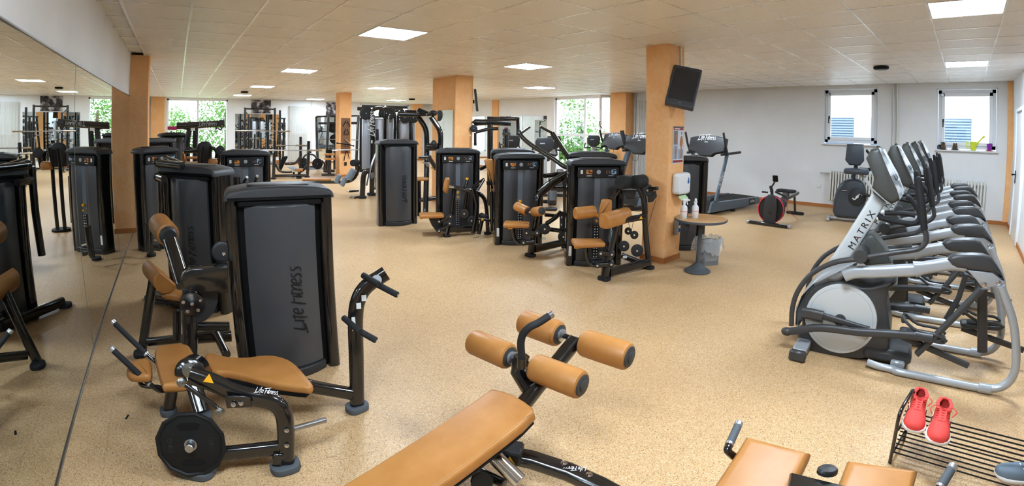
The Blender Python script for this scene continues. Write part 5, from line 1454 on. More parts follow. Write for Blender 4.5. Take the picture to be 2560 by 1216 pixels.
column_radiator('cream column radiator under the window with the yellow watering can', -.50, .36, .20, .80, 14)
for k, y in enumerate((1.30, 1.38)):
    tag(MB().tube([(XR - .04, y, 0), (XR - .04, y, H)], .018, n=10).build('heating_pipe', 'cream_metal'), ('left' if k else 'right') + ' heating pipe of the pair between the small windows', 'pipe', 'heating pipes')
def flat_radiator(label, axis, x, y, w, z0, z1, n):
    """vertical tube radiator"""
    t_ = thing('radiator', label, 'radiator', (x, y, 0), 0, 'tall tube radiators')
    for k in range(n):
        u = -w / 2 + w * (k + .5) / n
        p = (x + u, y) if axis == 'y' else (x, y + u)
        MB().tube([(p[0], p[1], z0), (p[0], p[1], z1)], .014, n=8).build('radiator_tube', 'cream_metal', t_)
    for z in (z0 + .03, (z0 + z1) / 2, z1 - .03):
        a = (x - w / 2, y + .02, z) if axis == 'y' else (x + .02, y - w / 2, z); b_ = (x + w / 2, y + .02, z) if axis == 'y' else (x + .02, y + w / 2, z)
        MB().tube([a, b_], .018, n=8).build('manifold', 'cream_metal', t_)
    for u in (-w / 3, w / 3):
        p = (x + u, y + .048, z1 - .2) if axis == 'y' else (x + .048, y + u, z1 - .2)
        MB().box(p, (.03, .082, .03) if axis == 'y' else (.082, .03, .03)).build('wall_bracket', 'cream_metal', t_)
    return t_
flat_radiator('tall cream tube radiator on the back wall beside the squat rack', 'y', 4.98, YB - .09, .82, .12, 2.46, 18)
flat_radiator('tall cream tube radiator between the orange pillar and the television pillar', 'x', XR - .09, 7.75, .95, .12, 2.48, 16)
tag(MB().tube([(XR - .05, 8.30, 0), (XR - .05, 8.30, H)], .022, n=10).build('heating_pipe', 'cream_metal'), 'heating pipe beside the orange pillar by the open sash', 'pipe', 'heating pipes')
tag(MB().tube([(5.55, YB - .05, .1), (5.55, YB - .05, H)], .02, n=10).build('heating_pipe', 'cream_metal'), 'heating pipe right of the tall radiator on the back wall', 'pipe', 'heating pipes')
so_ = tag(MB().box((XR - .012, 2.98, .47), (.024, .08, .08), .008).build('wall_socket', 'white_gloss'), 'white wall socket left of the small radiator', 'socket')

# ================================================================ on the window sill
zs = 1.38 + .013
WC = thing('watering_can', 'bright yellow plastic watering can on the right window sill', 'watering can', (XR - .045, -.22, zs))
MB().lathe([(0, 0), (.045, 0), (.05, .01), (.06, .16), (.062, .165), (.056, .165), (.046, .015), (0, .012)], (XR - .045, -.22, zs), n=20).build('can', 'lime', WC)
mat('lime', rgb(222, 236, 60), .4)
MB().tube([(XR - .045, -.26, zs + .10), (XR - .045, -.36, zs + .22), (XR - .045, -.42, zs + .28)], [.022, .014, .024], n=10).build('spout', 'lime', WC)
MB().tube(fillet([(XR - .045, -.17, zs + .15), (XR - .045, -.08, zs + .17), (XR - .045, -.10, zs + .05), (XR - .045, -.165, zs + .05)], .03), .008, n=8).build('handle', 'lime', WC)
FP = thing('flower_pot', 'purple flower pot on a red saucer on the right window sill', 'flower pot', (XR - .045, -.52, zs))
MB().lathe([(0, .012), (.04, .012), (.055, .13), (.058, .13), (.05, .13), (0, .12)], (XR - .045, -.52, zs), n=18).build('pot', 'purple', FP)
MB().lathe([(0, 0), (.06, 0), (.085, .014), (.08, .014), (0, .008)], (XR - .045, -.52, zs), n=20).build('saucer', 'red', FP)
mat('purple', rgb(140, 40, 170), .45)
for k, y in enumerate((.36, .13)):
    FG = thing('figurine', ('left' if k == 0 else 'right') + ' small dark figurine on a flat base on the right window sill', 'figurine', (XR - .045, y, zs), 0, 'sill figurines')
    MB().lathe([(0, 0), (.075, 0), (.08, .012), (.05, .02), (0, .02)], (XR - .045, y, zs), n=16).build('base', 'plastic_dark', FG)
    for s_ in (-1, 1):
        MB().lathe([(.0, .02), (.03, .02), (.026, .07), (.018, .09), (.021, .11), (.012, .13), (0, .132)], (XR - .045, y + s_ * .022, zs), n=10).build('statuette', 'bark', FG)
GL = tag(MB().lathe([(0, 0), (.025, 0), (.03, .07), (.026, .07), (.022, .006), (0, .006)], (XR - .045, .45, zs), n=14).build('drinking_glass', 'dark_glass'), 'small bluish glass at the left end of the right window sill', 'glass')

# ================================================================ frames of the middle machines
def tubes(parent, specs):
    """specs: (name, path, width, height)"""
    for nm, pth, w, h in specs:
        MB().oval(pth, w, h, up=(1, 0, 0) if abs(pth[-1][2] - pth[0][2]) > .6 * hypot(pth[-1][0] - pth[0][0], pth[-1][1] - pth[0][1]) else (0, 0, 1)).build(nm, 'steel_black', parent)
def rod(parent, pth, r, name='rod', m='steel_black', n=10):
    return MB().tube(pth, r, n=n).build(name, m, parent)
def fslab(parent, q, name, m, r=.01):
    return MB().slab(q[0], q[1], q[2], q[3], q[4], r).build(name, m, parent)
def disc(parent, p, r, name='pulley', m='plastic_dark', th=.03):
    p = Vector(p); ax = V(-p.x, -p.y, .0).normalized()
    o = MB().lathe([(r * .95, -th), (r, -th * .8), (r * .82, -th * .45), (r, -.002), (r * .95, .002), (r * .7, .004), (0, .004)], p, ax, 22).build(name, m, parent)
    MB().lathe([(.012, .003), (.012, .008), (0, .008)], p, ax, 10).build('bolt', 'chrome', o)
    return o

# ---- abdominal machine (T4)
K = MACH['T4']
foot(K, (3.985,3.237,0), .15, .12); foot(K, (4.714,3.145,0), .13, .12)
tubes(K, [('base_beam', ((4.053,3.226,0.075),(4.668,3.129,0.096)), .06, .10),
          ('front_post', ((3.992,3.238,0.031),(4.028,3.241,0.229),(4.072,3.234,0.427),(4.125,3.248,0.62)), .08, .10),
          ('rear_post', spline(((4.708,3.142,0.023),(4.62,3.164,0.485),(4.565,3.157,0.798),(4.521,3.167,0.918),(4.481,3.19,1.009)), 3), .055, .075),
          ('arm_beam', ((3.973,3.198,0.657),(4.485,3.096,0.675)), .06, .075),
          ('cross_bar', ((4.227,3.36,0.735),(4.557,3.168,0.758)), .035, .05),
          ('lower_bar', ((4.464,3.381,0.166),(4.584,3.216,0.095)), .05, .07)])
fslab(K, (((-0.036,0.549),(0.114,0.567),(0.095,0.177),(-0.035,0.177)),(4.246,3.448,0),(0.63,-0.776,0),(0,0,1),0.05), 'post_cover', 'plastic_dark')
for c_, r_ in ((((4.191,3.244,1.07),(4.336,3.252,1.068)), .078), (((4.349,3.167,1.069),(4.518,3.171,1.07)), .078)):
    MB().lathe([(r_ * .9, 0), (r_, .01), (r_, .19), (r_ * .9, .2)], c_[0], Vector(c_[1]) - Vector(c_[0]), 20).build('shoulder_roller', 'rubber', K)
tubes(K, [('roller_arm', ((4.165,3.358,0.872),(4.215,3.343,0.907),(4.276,3.33,0.98)), .05, .05)])
fslab(K, (((-0.086,0.958),(0.095,0.964),(0.061,0.852),(-0.017,0.849)),(4.503,3.346,0),(0.596,-0.803,0),(0,0,1),0.06), 'roller_mount', 'plastic_dark')
MB().slab(smooth_poly(((-0.039,0.873),(0,0.891),(0.067,0.886),(0.081,0.852),(0.08,0.753),(0.075,0.678),(-0.06,0.673),(-0.068,0.71)), 2), *((4.068,3.35,0),(0.636,-0.772,0),(0,0,1),0.07), .03).build('chest_pad', 'leather', K)
q = ((3.715,3.465,0.747),(3.966,3.364,0.758))
MB().lathe([(.058, 0), (.066, .008), (.068, .02), (.068, .22), (.06, .235)], q[0], Vector(q[1]) - Vector(q[0]), 20).build('arm_roller', 'leather', K)
q = ((3.873,3.194,0.685),(4.289,3.198,0.708))
d_ = (Vector(q[1]) - Vector(q[0])).normalized(); e1 = V(0, 0, 1).cross(d_).normalized()
MB().slab(smooth_poly([(-.06, .06), (0, .085), (.06, .06), (.07, -.03), (.05, -.08), (-.05, -.08), (-.07, -.03)], 2), Vector(q[0]), e1, d_.cross(e1), (Vector(q[1]) - Vector(q[0])).length, .012).build('arm_pad', 'leather', K)
sq = Vector((3.831,3.366,0.422))
view = V(sq.x, sq.y, 0).normalized(); rt = V(view.y, -view.x, 0)
def seat(parent, c, w, dpt, yaw, th=.055, name='seat'):
    c = Vector(c)
    MB(Matrix.Translation(c) @ Matrix.Rotation(yaw, 4, 'Z')).slab(smooth_poly([(-w / 2, -dpt * .30), (-w * .40, -dpt / 2), (w * .40, -dpt * .42), (w / 2, -dpt * .3), (w / 2, dpt * .3), (w * .40, dpt * .42), (-w * .40, dpt / 2), (-w / 2, dpt * .3)], 3), (0, 0, -th / 2), (1, 0, 0), (0, 1, 0), th, .022).build(name, 'leather', parent)
seat(K, sq, .34, .26, -.65)
MB().box(Vector((3.716,3.419,0.377)), (.06, .03, .02), .006, Matrix.Rotation(-.7, 3, 'Z')).build('seat_lever', 'yellow', K)
tubes(K, [('seat_link', ((3.941,3.269,0.31),(4.018,3.174,0.303)), .05, .06), ('seat_link', ((3.917,3.297,0.172),(4.018,3.174,0.184)), .05, .06), ('seat_arm', spline(((3.836,3.391,0.36),(3.847,3.379,0.246),(3.878,3.344,0.172),(3.918,3.296,0.162)), 3), .03, .04)])
for c_ in ((3.91,3.243,0.314),(3.986,3.149,0.309),(3.891,3.266,0.176),(3.986,3.149,0.196)): disc(K, c_, .032, 'pivot', 'plastic_dark', .06)
for c_, r_ in zip(((4.623,3.419,0.43),(4.668,3.357,0.385)) + ((4.572,3.234,0.231),(4.478,3.363,0.277)), (.045, .05, .075, .065)): disc(K, c_, r_)
disc(K, (4.538,3.107,0.968), .07); fslab(K, (((-0.044,0.929),(0.058,0.959),(0.071,0.894),(0.025,0.828),(-0.033,0.819)),(4.628,3.117,0),(0.559,-0.829,0),(0,0,1),0.03), 'cam', 'plastic_dark')
rod(K, ((4.534,3.078,0.99),(4.518,2.958,1.008)), .022, 'cam_axle')
rod(K, ((4.593,3.026,0.856),(4.555,3.083,0.56)), .003, 'cable', n=6); rod(K, ((4.501,3.332,0.57),(4.513,3.315,0.49)), .003, 'cable', n=6); rod(K, ((4.534,3.286,0.579),(4.526,3.298,0.478)), .003, 'cable', n=6)
MB().slab([(0, .024), (-.022, -.014), (.022, -.014)], *((4.39,3.076,0.674),(0.75,-0.66,0),(0,0,1)), .003, 0).build('warning_sign', 'yellow', K)
MB().box((4.425,3.3,0.167), (.05, .004, .03), 0, Matrix.Rotation(-.7, 3, 'Z')).build('sticker', 'sticker', K, smooth=False)

# ---- hip machine with two rollers (T3)
K = MACH['T3']
foot(K, (3.998,4.488,0), .15, .12); foot(K, (4.676,4.512,0), .13, .12)
tubes(K, [('base_beam', ((4.061,4.485,0.09),(4.612,4.51,0.088)), .06, .10),
          ('front_post', spline(((4.005,4.494,0.037),(4.015,4.458,0.319),(4.039,4.437,0.552),(4.051,4.426,0.756),(4.118,4.433,0.826),(4.272,4.424,0.917),(4.522,4.386,1.055)), 3), .07, .085),
          ('cross_bar', ((4.176,4.447,1.043),(4.557,4.494,1.051)), .05, .06),
          ('cross_bar', ((4.368,4.54,0.857),(4.512,4.397,0.851)), .05, .06),
          ('lever', spline(((4.201,4.423,0.418),(4.317,4.38,0.49),(4.405,4.363,0.561)), 3), .05, .06),
          ('cross_bar', ((4.258,4.507,0.517),(4.44,4.469,0.489)), .04, .05),
          ('cross_bar', ((4.299,4.467,0.325),(4.572,4.478,0.26)), .05, .06),
          ('rear_post', ((4.682,4.508,0.007),(4.666,4.525,0.496),(4.616,4.505,1.006)), .06, .08)])
fslab(K, (((-0.023,0.539),(0.023,0.56),(0.057,0.514),(0.062,0.341),(0.023,0.313),(-0.016,0.325)),(4.472,4.423,0),(0.703,-0.711,0),(0,0,1),0.04), 'lever_plate', 'plastic_dark')
for p in ((4.418,4.35,0.489),(4.418,4.35,0.39)): bolt(K, p, (-.65, -.75, 0), .012)
q = ((3.842,4.609,0.662),(3.854,4.401,0.621)); roller(K, q[0], q[1], .06)
q = ((3.949,4.383,0.607),(3.869,4.158,0.661)); roller(K, q[0], q[1], .06)
rod(K, ((3.858,4.424,0.611),(3.931,4.359,0.61)), .018, 'roller_axle', 'chrome')
seat(K, (3.754,4.487,0.452), .32, .24, -.75)
MB().box(Vector((3.674,4.514,0.41)), (.06, .03, .02), .006, Matrix.Rotation(-.7, 3, 'Z')).build('seat_lever', 'yellow', K)
tubes(K, [('seat_link', ((3.895,4.458,0.335),(3.997,4.367,0.331)), .055, .065), ('seat_arm', spline(((3.766,4.568,0.383),(3.782,4.555,0.268),(3.821,4.522,0.197),(3.878,4.473,0.205)), 3), .03, .05), ('seat_link', ((3.879,4.512,0.197),(3.992,4.412,0.214)), .05, .06)])
for c_ in ((3.869,4.428,0.337),(3.968,4.339,0.34),(3.843,4.451,0.211)): disc(K, c_, .04, 'pivot', 'plastic_dark', .06)
for c_, r_ in zip(((4.257,4.508,0.324),(4.436,4.332,0.224)), (.075, .075)): disc(K, c_, r_)
disc(K, (4.452,4.315,0.942), .06)
MB().box((4.181,4.442,0.223), (.05, .004, .03), 0, Matrix.Rotation(-.7, 3, 'Z')).build('sticker', 'sticker', K, smooth=False)

# ---- press machine whose long arms rise behind the row (T6)
K = MACH['T6']
tubes(K, [('press_arm', spline(((4.052,4.824,1.585),(4.095,4.788,1.518),(4.164,4.727,1.441),(4.301,4.603,1.325),(4.402,4.507,1.241),(4.494,4.416,1.152),(4.558,4.35,1.126)), 3), .05, .055),
          ('press_arm', ((4.583,4.75,1.593),(4.635,4.699,1.489),(4.711,4.622,1.329),(4.78,4.551,1.187)), .06, .065),
          ('frame_bar', ((4.387,4.659,1.013),(4.437,4.472,1.036)), .05, .06),
          ('frame_bar', spline(((4.16,4.529,0.83),(4.237,4.457,0.927),(4.332,4.365,1.019),(4.425,4.271,1.094)), 3), .06, .065)])
rod(K, ((4.06,4.791,1.586),(4.287,4.886,1.665)), .018, 'press_grip'); rod(K, ((4.568,4.969,1.672),(4.579,4.753,1.593)), .018, 'press_grip')
disc(K, (4.038,4.81,1.594), .035, 'arm_joint')
MB().ball((4.287,4.886,1.665), .02, 10).build('grip_end', 'chrome', K); MB().ball((4.568,4.969,1.672), .02, 10).build('grip_end', 'chrome', K)

# ---- row machine (T2)
K = MACH['T2']
foot(K, (3.679,6.034,0), .11, .11); foot(K, (4.3,5.834,0), .11, .11)
tubes(K, [('base_beam', ((3.732,6.04,0.104),(4.075,5.936,0.113)), .06, .10),
          ('front_post', ((3.678,6.027,0.02),(3.726,6.044,0.161)), .05, .07),
          ('front_post', ((3.755,6.025,0.332),(3.795,6,0.726)), .06, .07),
          ('handle_beam', spline(((3.751,5.969,0.763),(3.89,5.88,0.727),(4.055,5.804,0.683),(4.192,5.792,0.583),(4.257,5.807,0.39),(4.299,5.826,0.019)), 3), .06, .07),
          ('swing_lever', spline(((3.946,5.721,0.755),(3.987,5.693,0.557),(3.988,5.692,0.419),(3.95,5.718,0.083)), 3), .045, .07),
          ('swing_lever', ((4.026,5.604,0.29),(3.989,5.63,0.081)), .045, .06),
          ('step_bar', ((3.976,5.639,0.311),(4.16,5.568,0.275)), .05, .04),
          ('handle', ((3.964,5.77,0.769),(4.16,5.754,0.883)), .035, .035),
          ('handle', ((3.997,5.686,0.728),(4.102,5.672,0.881)), .035, .035),
          ('handle', ((3.903,5.871,0.754),(3.943,5.88,0.862)), .04, .04),
          ('rear_post', ((4.075,6.057,0.687),(4.035,6.083,0.369)), .06, .07),
          ('seat_link', ((3.544,6.036,0.245),(3.697,5.944,0.33)), .05, .055), ('seat_link', ((3.55,6.033,0.105),(3.685,5.951,0.218)), .05, .055)])
rod(K, ((3.941,5.882,0.869),(3.945,5.879,0.896)), .022, 'grip_tip', 'yellow')
rod(K, ((3.683,5.976,0.774),(3.747,5.936,0.761)), .022, 'pad_pin', 'chrome')
for c_ in ((3.528,6,0.254),(3.672,5.912,0.331),(3.527,6,0.11),(3.661,5.92,0.226)): disc(K, c_, .032, 'pivot', 'plastic_dark', .06)
MB().slab(smooth_poly(((-0.021,0.876),(0.019,0.897),(0.051,0.877),(0.048,0.801),(0.027,0.669),(-0.007,0.665),(-0.048,0.703),(-0.051,0.745)), 2), *((3.716,6.108,0),(0.854,-0.52,0),(0,0,1),0.1), .03).build('chest_pad', 'leather', K)
seat(K, (3.45,6.091,0.343), .36, .26, -.45)
MB().box(Vector((3.308,6.146,0.298)), (.05, .03, .02), .006).build('seat_lever', 'yellow', K)
fslab(K, (((-0.119,0.282),(0.059,0.289),(0.114,0.246),(0.03,0.082),(-0.011,0.09),(-0.067,0.161)),(3.587,6.185,0),(0.865,-0.502,0),(0,0,1),0.05), 'seat_fairing', 'plastic_dark')
for c_, r_ in zip(((4.002,6.045,0.32),(4.097,5.982,0.212)), (.075, .07)): disc(K, c_, r_)
fslab(K, (((-0.058,0.347),(-0.004,0.382),(0.086,0.334),(0.065,0.299),(-0.045,0.305)),(4.116,5.736,0),(0.812,-0.583,0),(0,0,1),0.06), 'foot_rest', 'plastic_dark')
MB().slab([(0, .024), (-.022, -.014), (.022, -.014)], *((4,5.561,0.314),(0.85,-0.5,0),(0,0,1)), .003, 0).build('warning_sign', 'yellow', K)

# ---- seat standing between T2 and T3, seen from its side
K = MACH['T3b']
fslab(K, (((-0.084,1.174),(-0.038,1.195),(0.036,1.189),(0.054,1.149),(0.059,0.731),(0.035,0.717),(0.006,0.866),(-0.049,1.067)),(4.168,5.624,0),(0.803,-0.595,0),(0,0,1),0.1), 'back_pad', 'leather', .03)
fslab(K, (((-0.045,0.867),(0.05,0.862),(0.051,0.815),(-0.039,0.82)),(4.143,5.592,0),(0.804,-0.595,0),(0,0,1),0.08), 'seat_pad', 'black_matt', .02)
tubes(K, [('frame_bar', ((3.998,5.624,1.046),(4.114,5.602,1.097)), .04, .05), ('frame_post', ((4.166,5.563,0.71),(4.177,5.555,0.226)), .06, .07)])

# ---- dual-arm pull machine between the lettered tower and the wide pillar
PM = thing('pull_machine', 'tall dual-arm pull machine with two bent black posts behind the lettered tower', 'gym machine', (4.9, 8.0, 0))
tubes(PM, [('bent_post', spline(((4.201,7.959,1.835),(4.284,7.915,1.711),(4.332,7.889,1.603),(4.351,7.879,1.486),(4.356,7.876,1.218)) + ((4.307,7.788,0.824),(4.196,7.621,0.16),(4.143,7.536,-0.027)), 3), .08, .10),
           ('bent_post', spline(((4.372,7.752,1.836),(4.446,7.71,1.713),(4.504,7.676,1.606),(4.53,7.661,1.49),(4.526,7.663,1.225)) + ((4.469,7.581,0.835),(4.359,7.414,0.204),(4.304,7.33,0.009)), 3), .08, .10),
           ('top_beam', ((3.937,8.204,1.883),(4.255,8.044,1.879),(4.551,7.88,1.9)), .07, .08),
           ('cross_beam', ((4.305,7.789,1.273),(4.486,7.687,1.275)), .10, .14),
           ('cross_beam', ((4.136,7.768,0.286),(4.425,7.607,0.329)), .06, .08),
           ('lever', ((4.148,7.419,1.109),(4.165,7.179,0.913)), .06, .08),
           ('lever', ((4.135,7.768,1.08),(4.224,7.491,1.11)), .04, .05)])
for a in (((3.984,8.07,1.94),(4.178,7.972,1.935)), ((4.16,7.868,1.982),(4.328,7.777,1.91)), ((4.146,7.876,1.948),(4.292,7.797,1.884))): grip(PM, a[0], a[1], .02)
MB().ball((4.383,7.688,1.904), .06, 12, (1.4, 1.4, .9)).build('joint', 'plastic_dark', PM)
fslab(PM, (((-0.088,0.997),(0.035,1.006),(0.059,0.917),(0.011,0.909),(-0.014,0.965)),(4.228,7.649,0),(0.875,-0.484,0),(0,0,1),0.04), 'bracket', 'steel')
MB().ball((4.176,7.346,0.928), .025, 10).build('knob', 'yellow', PM)
disc(PM, (4.371,7.638,1.352), .05); seat(PM, (4.136,7.767,0.685), .3, .25, 0)
tubes(PM, [('seat_post', ((4.16,7.811,0.663),(4.135,7.768,0.144),(4.111,7.724,-0.04)), .06, .07)])

# ---- cable station with silver shrouds
CS = thing('cable_station', 'tall multi-tower cable station with silver shrouds and black tubes', 'gym machine', (5.0, 10.9, 0))
for q, dd_ in (((((-0.116,1.852),(0.104,1.854),(0.109,0.571),(-0.111,0.571)),(4.465,11.225,0),(0.929,-0.37,0),(0,0,1),0.18), 0), ((((-0.115,1.838),(0.102,1.841),(0.106,0.179),(-0.112,0.179)),(4.609,10.732,0),(0.919,-0.395,0),(0,0,1),0.18), 0), ((((-0.103,1.858),(0.088,1.86),(0.096,0.759),(-0.096,0.759)),(5.008,10.993,0),(0.91,-0.415,0),(0,0,1),0.18), 0), ((((-0.145,1.814),(0.13,1.817),(0.137,0.784),(-0.137,0.783)),(5.221,10.56,0),(0.896,-0.443,0),(0,0,1),0.18), 0), ((((-0.05,1.832),(0.033,1.833),(0.042,0.762),(-0.042,0.761)),(5.546,10.709,0),(0.888,-0.46,0),(0,0,1),0.16), 0)):
    s_ = fslab(CS, q, 'shroud', 'silver_shroud', .03)
m, t, b = mat('silver_shroud', rgb(188, 192, 200), .28, spec=.5, metal=.35)
tubes(CS, [('column', ((4.346,10.539,1.909),(4.351,10.537,1.007),(4.332,10.545,0.011)), .10, .12), ('column', ((4.734,10.699,1.876),(4.737,10.698,0.153)), .07, .10), ('column', spline(((4.703,10.494,2.054),(4.81,10.446,2.045),(4.864,10.421,1.96),(4.877,10.415,1.812),(4.879,10.414,1.003),(4.876,10.415,0.178)), 3), .07, .08),
           ('column', spline(((5.046,10.222,2.013),(4.951,10.269,1.991),(4.904,10.291,1.906),(4.9,10.293,1.769),(4.906,10.29,0.798)), 3), .07, .08), ('column', ((5.275,10.331,1.86),(5.279,10.329,0.784)), .08, .10), ('column', ((4.306,11.201,1.853),(4.304,11.201,0.573)), .05, .06),
           ('arch', spline(((4.331,10.545,1.867),(4.337,10.543,1.993),(4.41,10.512,2.057),(4.527,10.463,2.069),(4.586,10.437,2.018),(4.603,10.429,1.871)), 3), .08, .09), ('arch', spline(((4.55,10.562,1.871),(4.558,10.558,1.999),(4.645,10.52,2.063),(4.742,10.477,2.065)), 3), .07, .08),
           ('top_beam', ((4.244,11.01,1.861),(4.988,10.694,1.881)), .05, .05), ('low_beam', ((4.132,10.946,0.568),(4.434,10.827,0.557)), .07, .08), ('low_beam', ((4.414,10.727,0.156),(4.672,10.617,0.133)), .08, .08),
           ('top_arm', spline(((4.079,10.859,2.063),(4.23,10.801,2.05),(4.389,10.738,2.041)), 3), .10, .09), ('top_arm', ((4.904,10.623,2.04),(5.14,10.511,2.033)), .08, .10)])
fslab(CS, (((-0.121,2.028),(0.093,2.03),(0.064,1.87),(-0.065,1.869)),(4.319,10.873,0),(0.929,-0.369,0),(0,0,1),0.1), 'pulley_head', 'plastic_dark')
for c_, r_ in zip(((4.207,10.595,1.95),(4.644,10.411,1.955),(4.722,10.376,1.925),(5.048,10.221,1.855),(5.228,10.131,1.857)), (.16, .14, .12, .13, .13)): disc(CS, c_, r_)
fslab(CS, (((-0.035,1.576),(0.028,1.576),(0.03,1.31),(-0.033,1.31)),(4.423,10.409,0),(0.92,-0.391,0),(0,0,1),0.03), 'instruction_card', 'sticker_black', .003)
fslab(CS, (((-0.017,1.316),(0.015,1.316),(0.016,1.248),(-0.017,1.248)),(4.288,10.423,0),(0.925,-0.38,0),(0,0,1),0.02), 'sticker', 'sticker', .002)
p_ = Vector((4.278,10.394,1.699)); script_logo(.13, frame(p_ - V(p_.x, p_.y, 0).normalized() * .09, (0, 0, 1), (-.85, .5, 0)), 'letter_white', CS)
foot(CS, (4.328,10.552,0), .2, .2, .06)
rod(CS, ((4.658,10.295,1.891),(4.657,10.296,1.369)), .02, 'guide_rod', 'chrome')
for q in (((4.206,10.38,0.542),(4.235,10.368,0.563),(4.248,10.363,0.459),(4.221,10.374,0.427)), ((4.249,10.363,0.542),(4.278,10.351,0.563),(4.29,10.346,0.458),(4.263,10.357,0.427))): MB().tube(q, .012, n=6, closed=True).build('carabiner', 'steel', CS)

# ---- sit-up bench with grey ribbed rollers before the narrow pillar
SU = thing('situp_bench', 'flat tan sit-up bench with grey ribbed foot rollers before the narrow pillar', 'gym bench', (3.5, 11.2, 0))
fslab(SU, (((-0.345,0.417),(0.337,0.409),(0.336,0.355),(-0.346,0.363)),(3.167,11.18,0),(0.962,-0.273,0),(0,0,1),0.32), 'bench_pad', 'leather', .02)
tubes(SU, [('beam', spline(((2.746,10.961,0.343),(3.407,10.774,0.334),(3.715,10.672,0.338),(3.879,10.613,0.391),(3.972,10.579,0.52),(4.023,10.56,0.715)), 3), .07, .07), ('leg', spline(((3.955,10.211,0.01),(3.975,10.203,0.345),(3.992,10.197,0.513),(4.035,10.179,0.608),(4.123,10.144,0.635)), 3), .11, .12)])
foot(SU, (3.959,10.222,0), .2, .2, .05)
foot(SU, (2.9, 11.2, 0), .12, .12, .04); tubes(SU, [('leg', [(2.9, 11.2, .03), (2.92, 11.2, .28)], .06, .07)])
for a, r_ in ((((3.52,10.527,0.522),(3.448,10.551,0.342)), .06), (((3.622,10.387,0.478),(3.532,10.418,0.283)), .06), (((3.877,10.508,0.638),(3.744,10.556,0.414)), .085)):
    a0, a1 = Vector(a[0]), Vector(a[1]); L_ = (a1 - a0).length
    pr = []
    for k in range(9): pr += [(r_, L_ * (k + .05) / 9), (r_, L_ * (k + .7) / 9), (r_ * .86, L_ * (k + .78) / 9), (r_ * .86, L_ * (k + .97) / 9)]
    MB().lathe(pr, a0, a1 - a0, 16).build('ribbed_roller', 'rib_grey', SU)
mat('rib_grey', rgb(134, 146, 158), .6)
q = ((3.847,10.519,0.788),(4.074,10.754,0.775))
MB().lathe([(.07, 0), (.08, .01), (.08, .25), (.07, .26)], q[0], Vector(q[1]) - Vector(q[0]), 18).build('foam_roller', 'rubber', SU)
BL = tag(MB().tube(spline(((4.001,10.032,0.31),(4.066,10.059,0.544),(4.144,10.082,0.78),(4.289,10.129,1.078)), 4), 1.0, sect=[(-.035, -.008), (.035, -.008), (.035, .008), (-.035, .008)]).build('training_blade', 'steel'), 'bright curved blade leaning against the cable station leg', 'training blade')
for (x, y), lb, rz in (((4.145,11.352,0)[:2], 'cable handle lying on the floor beside the sit-up bench', .2), ((3.821,10.347,0)[:2], 'chrome cable handle lying on the floor nearest the lettered tower', .8)):
    HN = thing('stirrup_grip', lb, 'cable grip', (x, y, 0), rz, 'cable handles on the floor', world=False)
    MB().tube(fillet([(-.14, -.06, .018), (-.10, .10, .018), (.10, .10, .018), (.14, -.06, .018)], .03), .012, n=8).build('stirrup', 'chrome', HN)
    MB().cyl((-.14, -.06, .02), (.14, -.06, .02), .02, 12, .003).build('grip', 'rubber', HN)
# ---- attachment board on the narrow pillar
AB = thing('attachment_board', 'dark wooden board on the narrow orange pillar for cable attachments', 'board', (5.13, 14.73, 1.5))
MB().box((5.14, 14.735, 1.33), (.30, .03, 1.12), .005).build('board', 'board_brown', AB)
mat('board_brown', rgb(122, 84, 52), .6)
for z in (1.78, 1.55, 1.20, 1.03, .86): MB().cyl((5.14, 14.72, z), (5.14, 14.64, z), .012, 8).build('hook', 'steel', AB)
for nm, lb, pth, r_ in (
    ('rope_handle', 'black rope handle hanging at the top of the pillar board', [(5.03, 14.66, 1.62), (5.10, 14.66, 1.76), (5.14, 14.66, 1.80), (5.18, 14.66, 1.76), (5.27, 14.66, 1.62)], .013),
    ('row_handle', 'black close-grip row handle hanging on the pillar board', [(5.06, 14.66, 1.38), (5.09, 14.66, 1.48), (5.14, 14.66, 1.56), (5.19, 14.66, 1.48), (5.22, 14.66, 1.38), (5.06, 14.66, 1.38)], .012),
    ('v_bar', 'small steel v-bar hanging on the pillar board', [(5.10, 14.66, 1.22), (5.22, 14.66, 1.12), (5.30, 14.66, 1.04)], .016),
    ('pull_bar', 'short black pull bar hanging askew on the pillar board', [(4.82, 14.64, 1.09), (5.14, 14.64, 1.05), (5.38, 14.64, 1.0)], .018),
    ('lat_bar', 'steel lat bar hanging across the pillar board', [(4.66, 14.62, .865), (5.14, 14.62, .872), (5.62, 14.62, .88)], .018),
    ('ankle_strap', 'black ankle strap hanging at the bottom of the pillar board', [(5.06, 14.66, .52), (5.10, 14.66, .72), (5.15, 14.66, .84), (5.20, 14.66, .74), (5.24, 14.66, .58)], .014)):
    o = thing(nm, lb, 'attachment', pth[len(pth) // 2], 0, 'cable attachments on the pillar board')
    MB().tube(spline(pth, 3), r_, n=8).build('bar' if 'bar' in nm else 'strap', 'steel' if nm in ('lat_bar', 'v_bar') else 'black_matt', o)
    if nm in ('lat_bar', 'pull_bar'):
        for e in (0, -1): MB().ball(pth[e], r_ * 1.5, 10).build('bar_end', 'steel' if nm == 'lat_bar' else 'black_matt', o)
tag(MB().box((5.14, 14.738, .42), (.09, .024, .12), .01).build('wall_socket', 'plastic_dark'), 'dark wall socket low on the narrow orange pillar', 'socket')

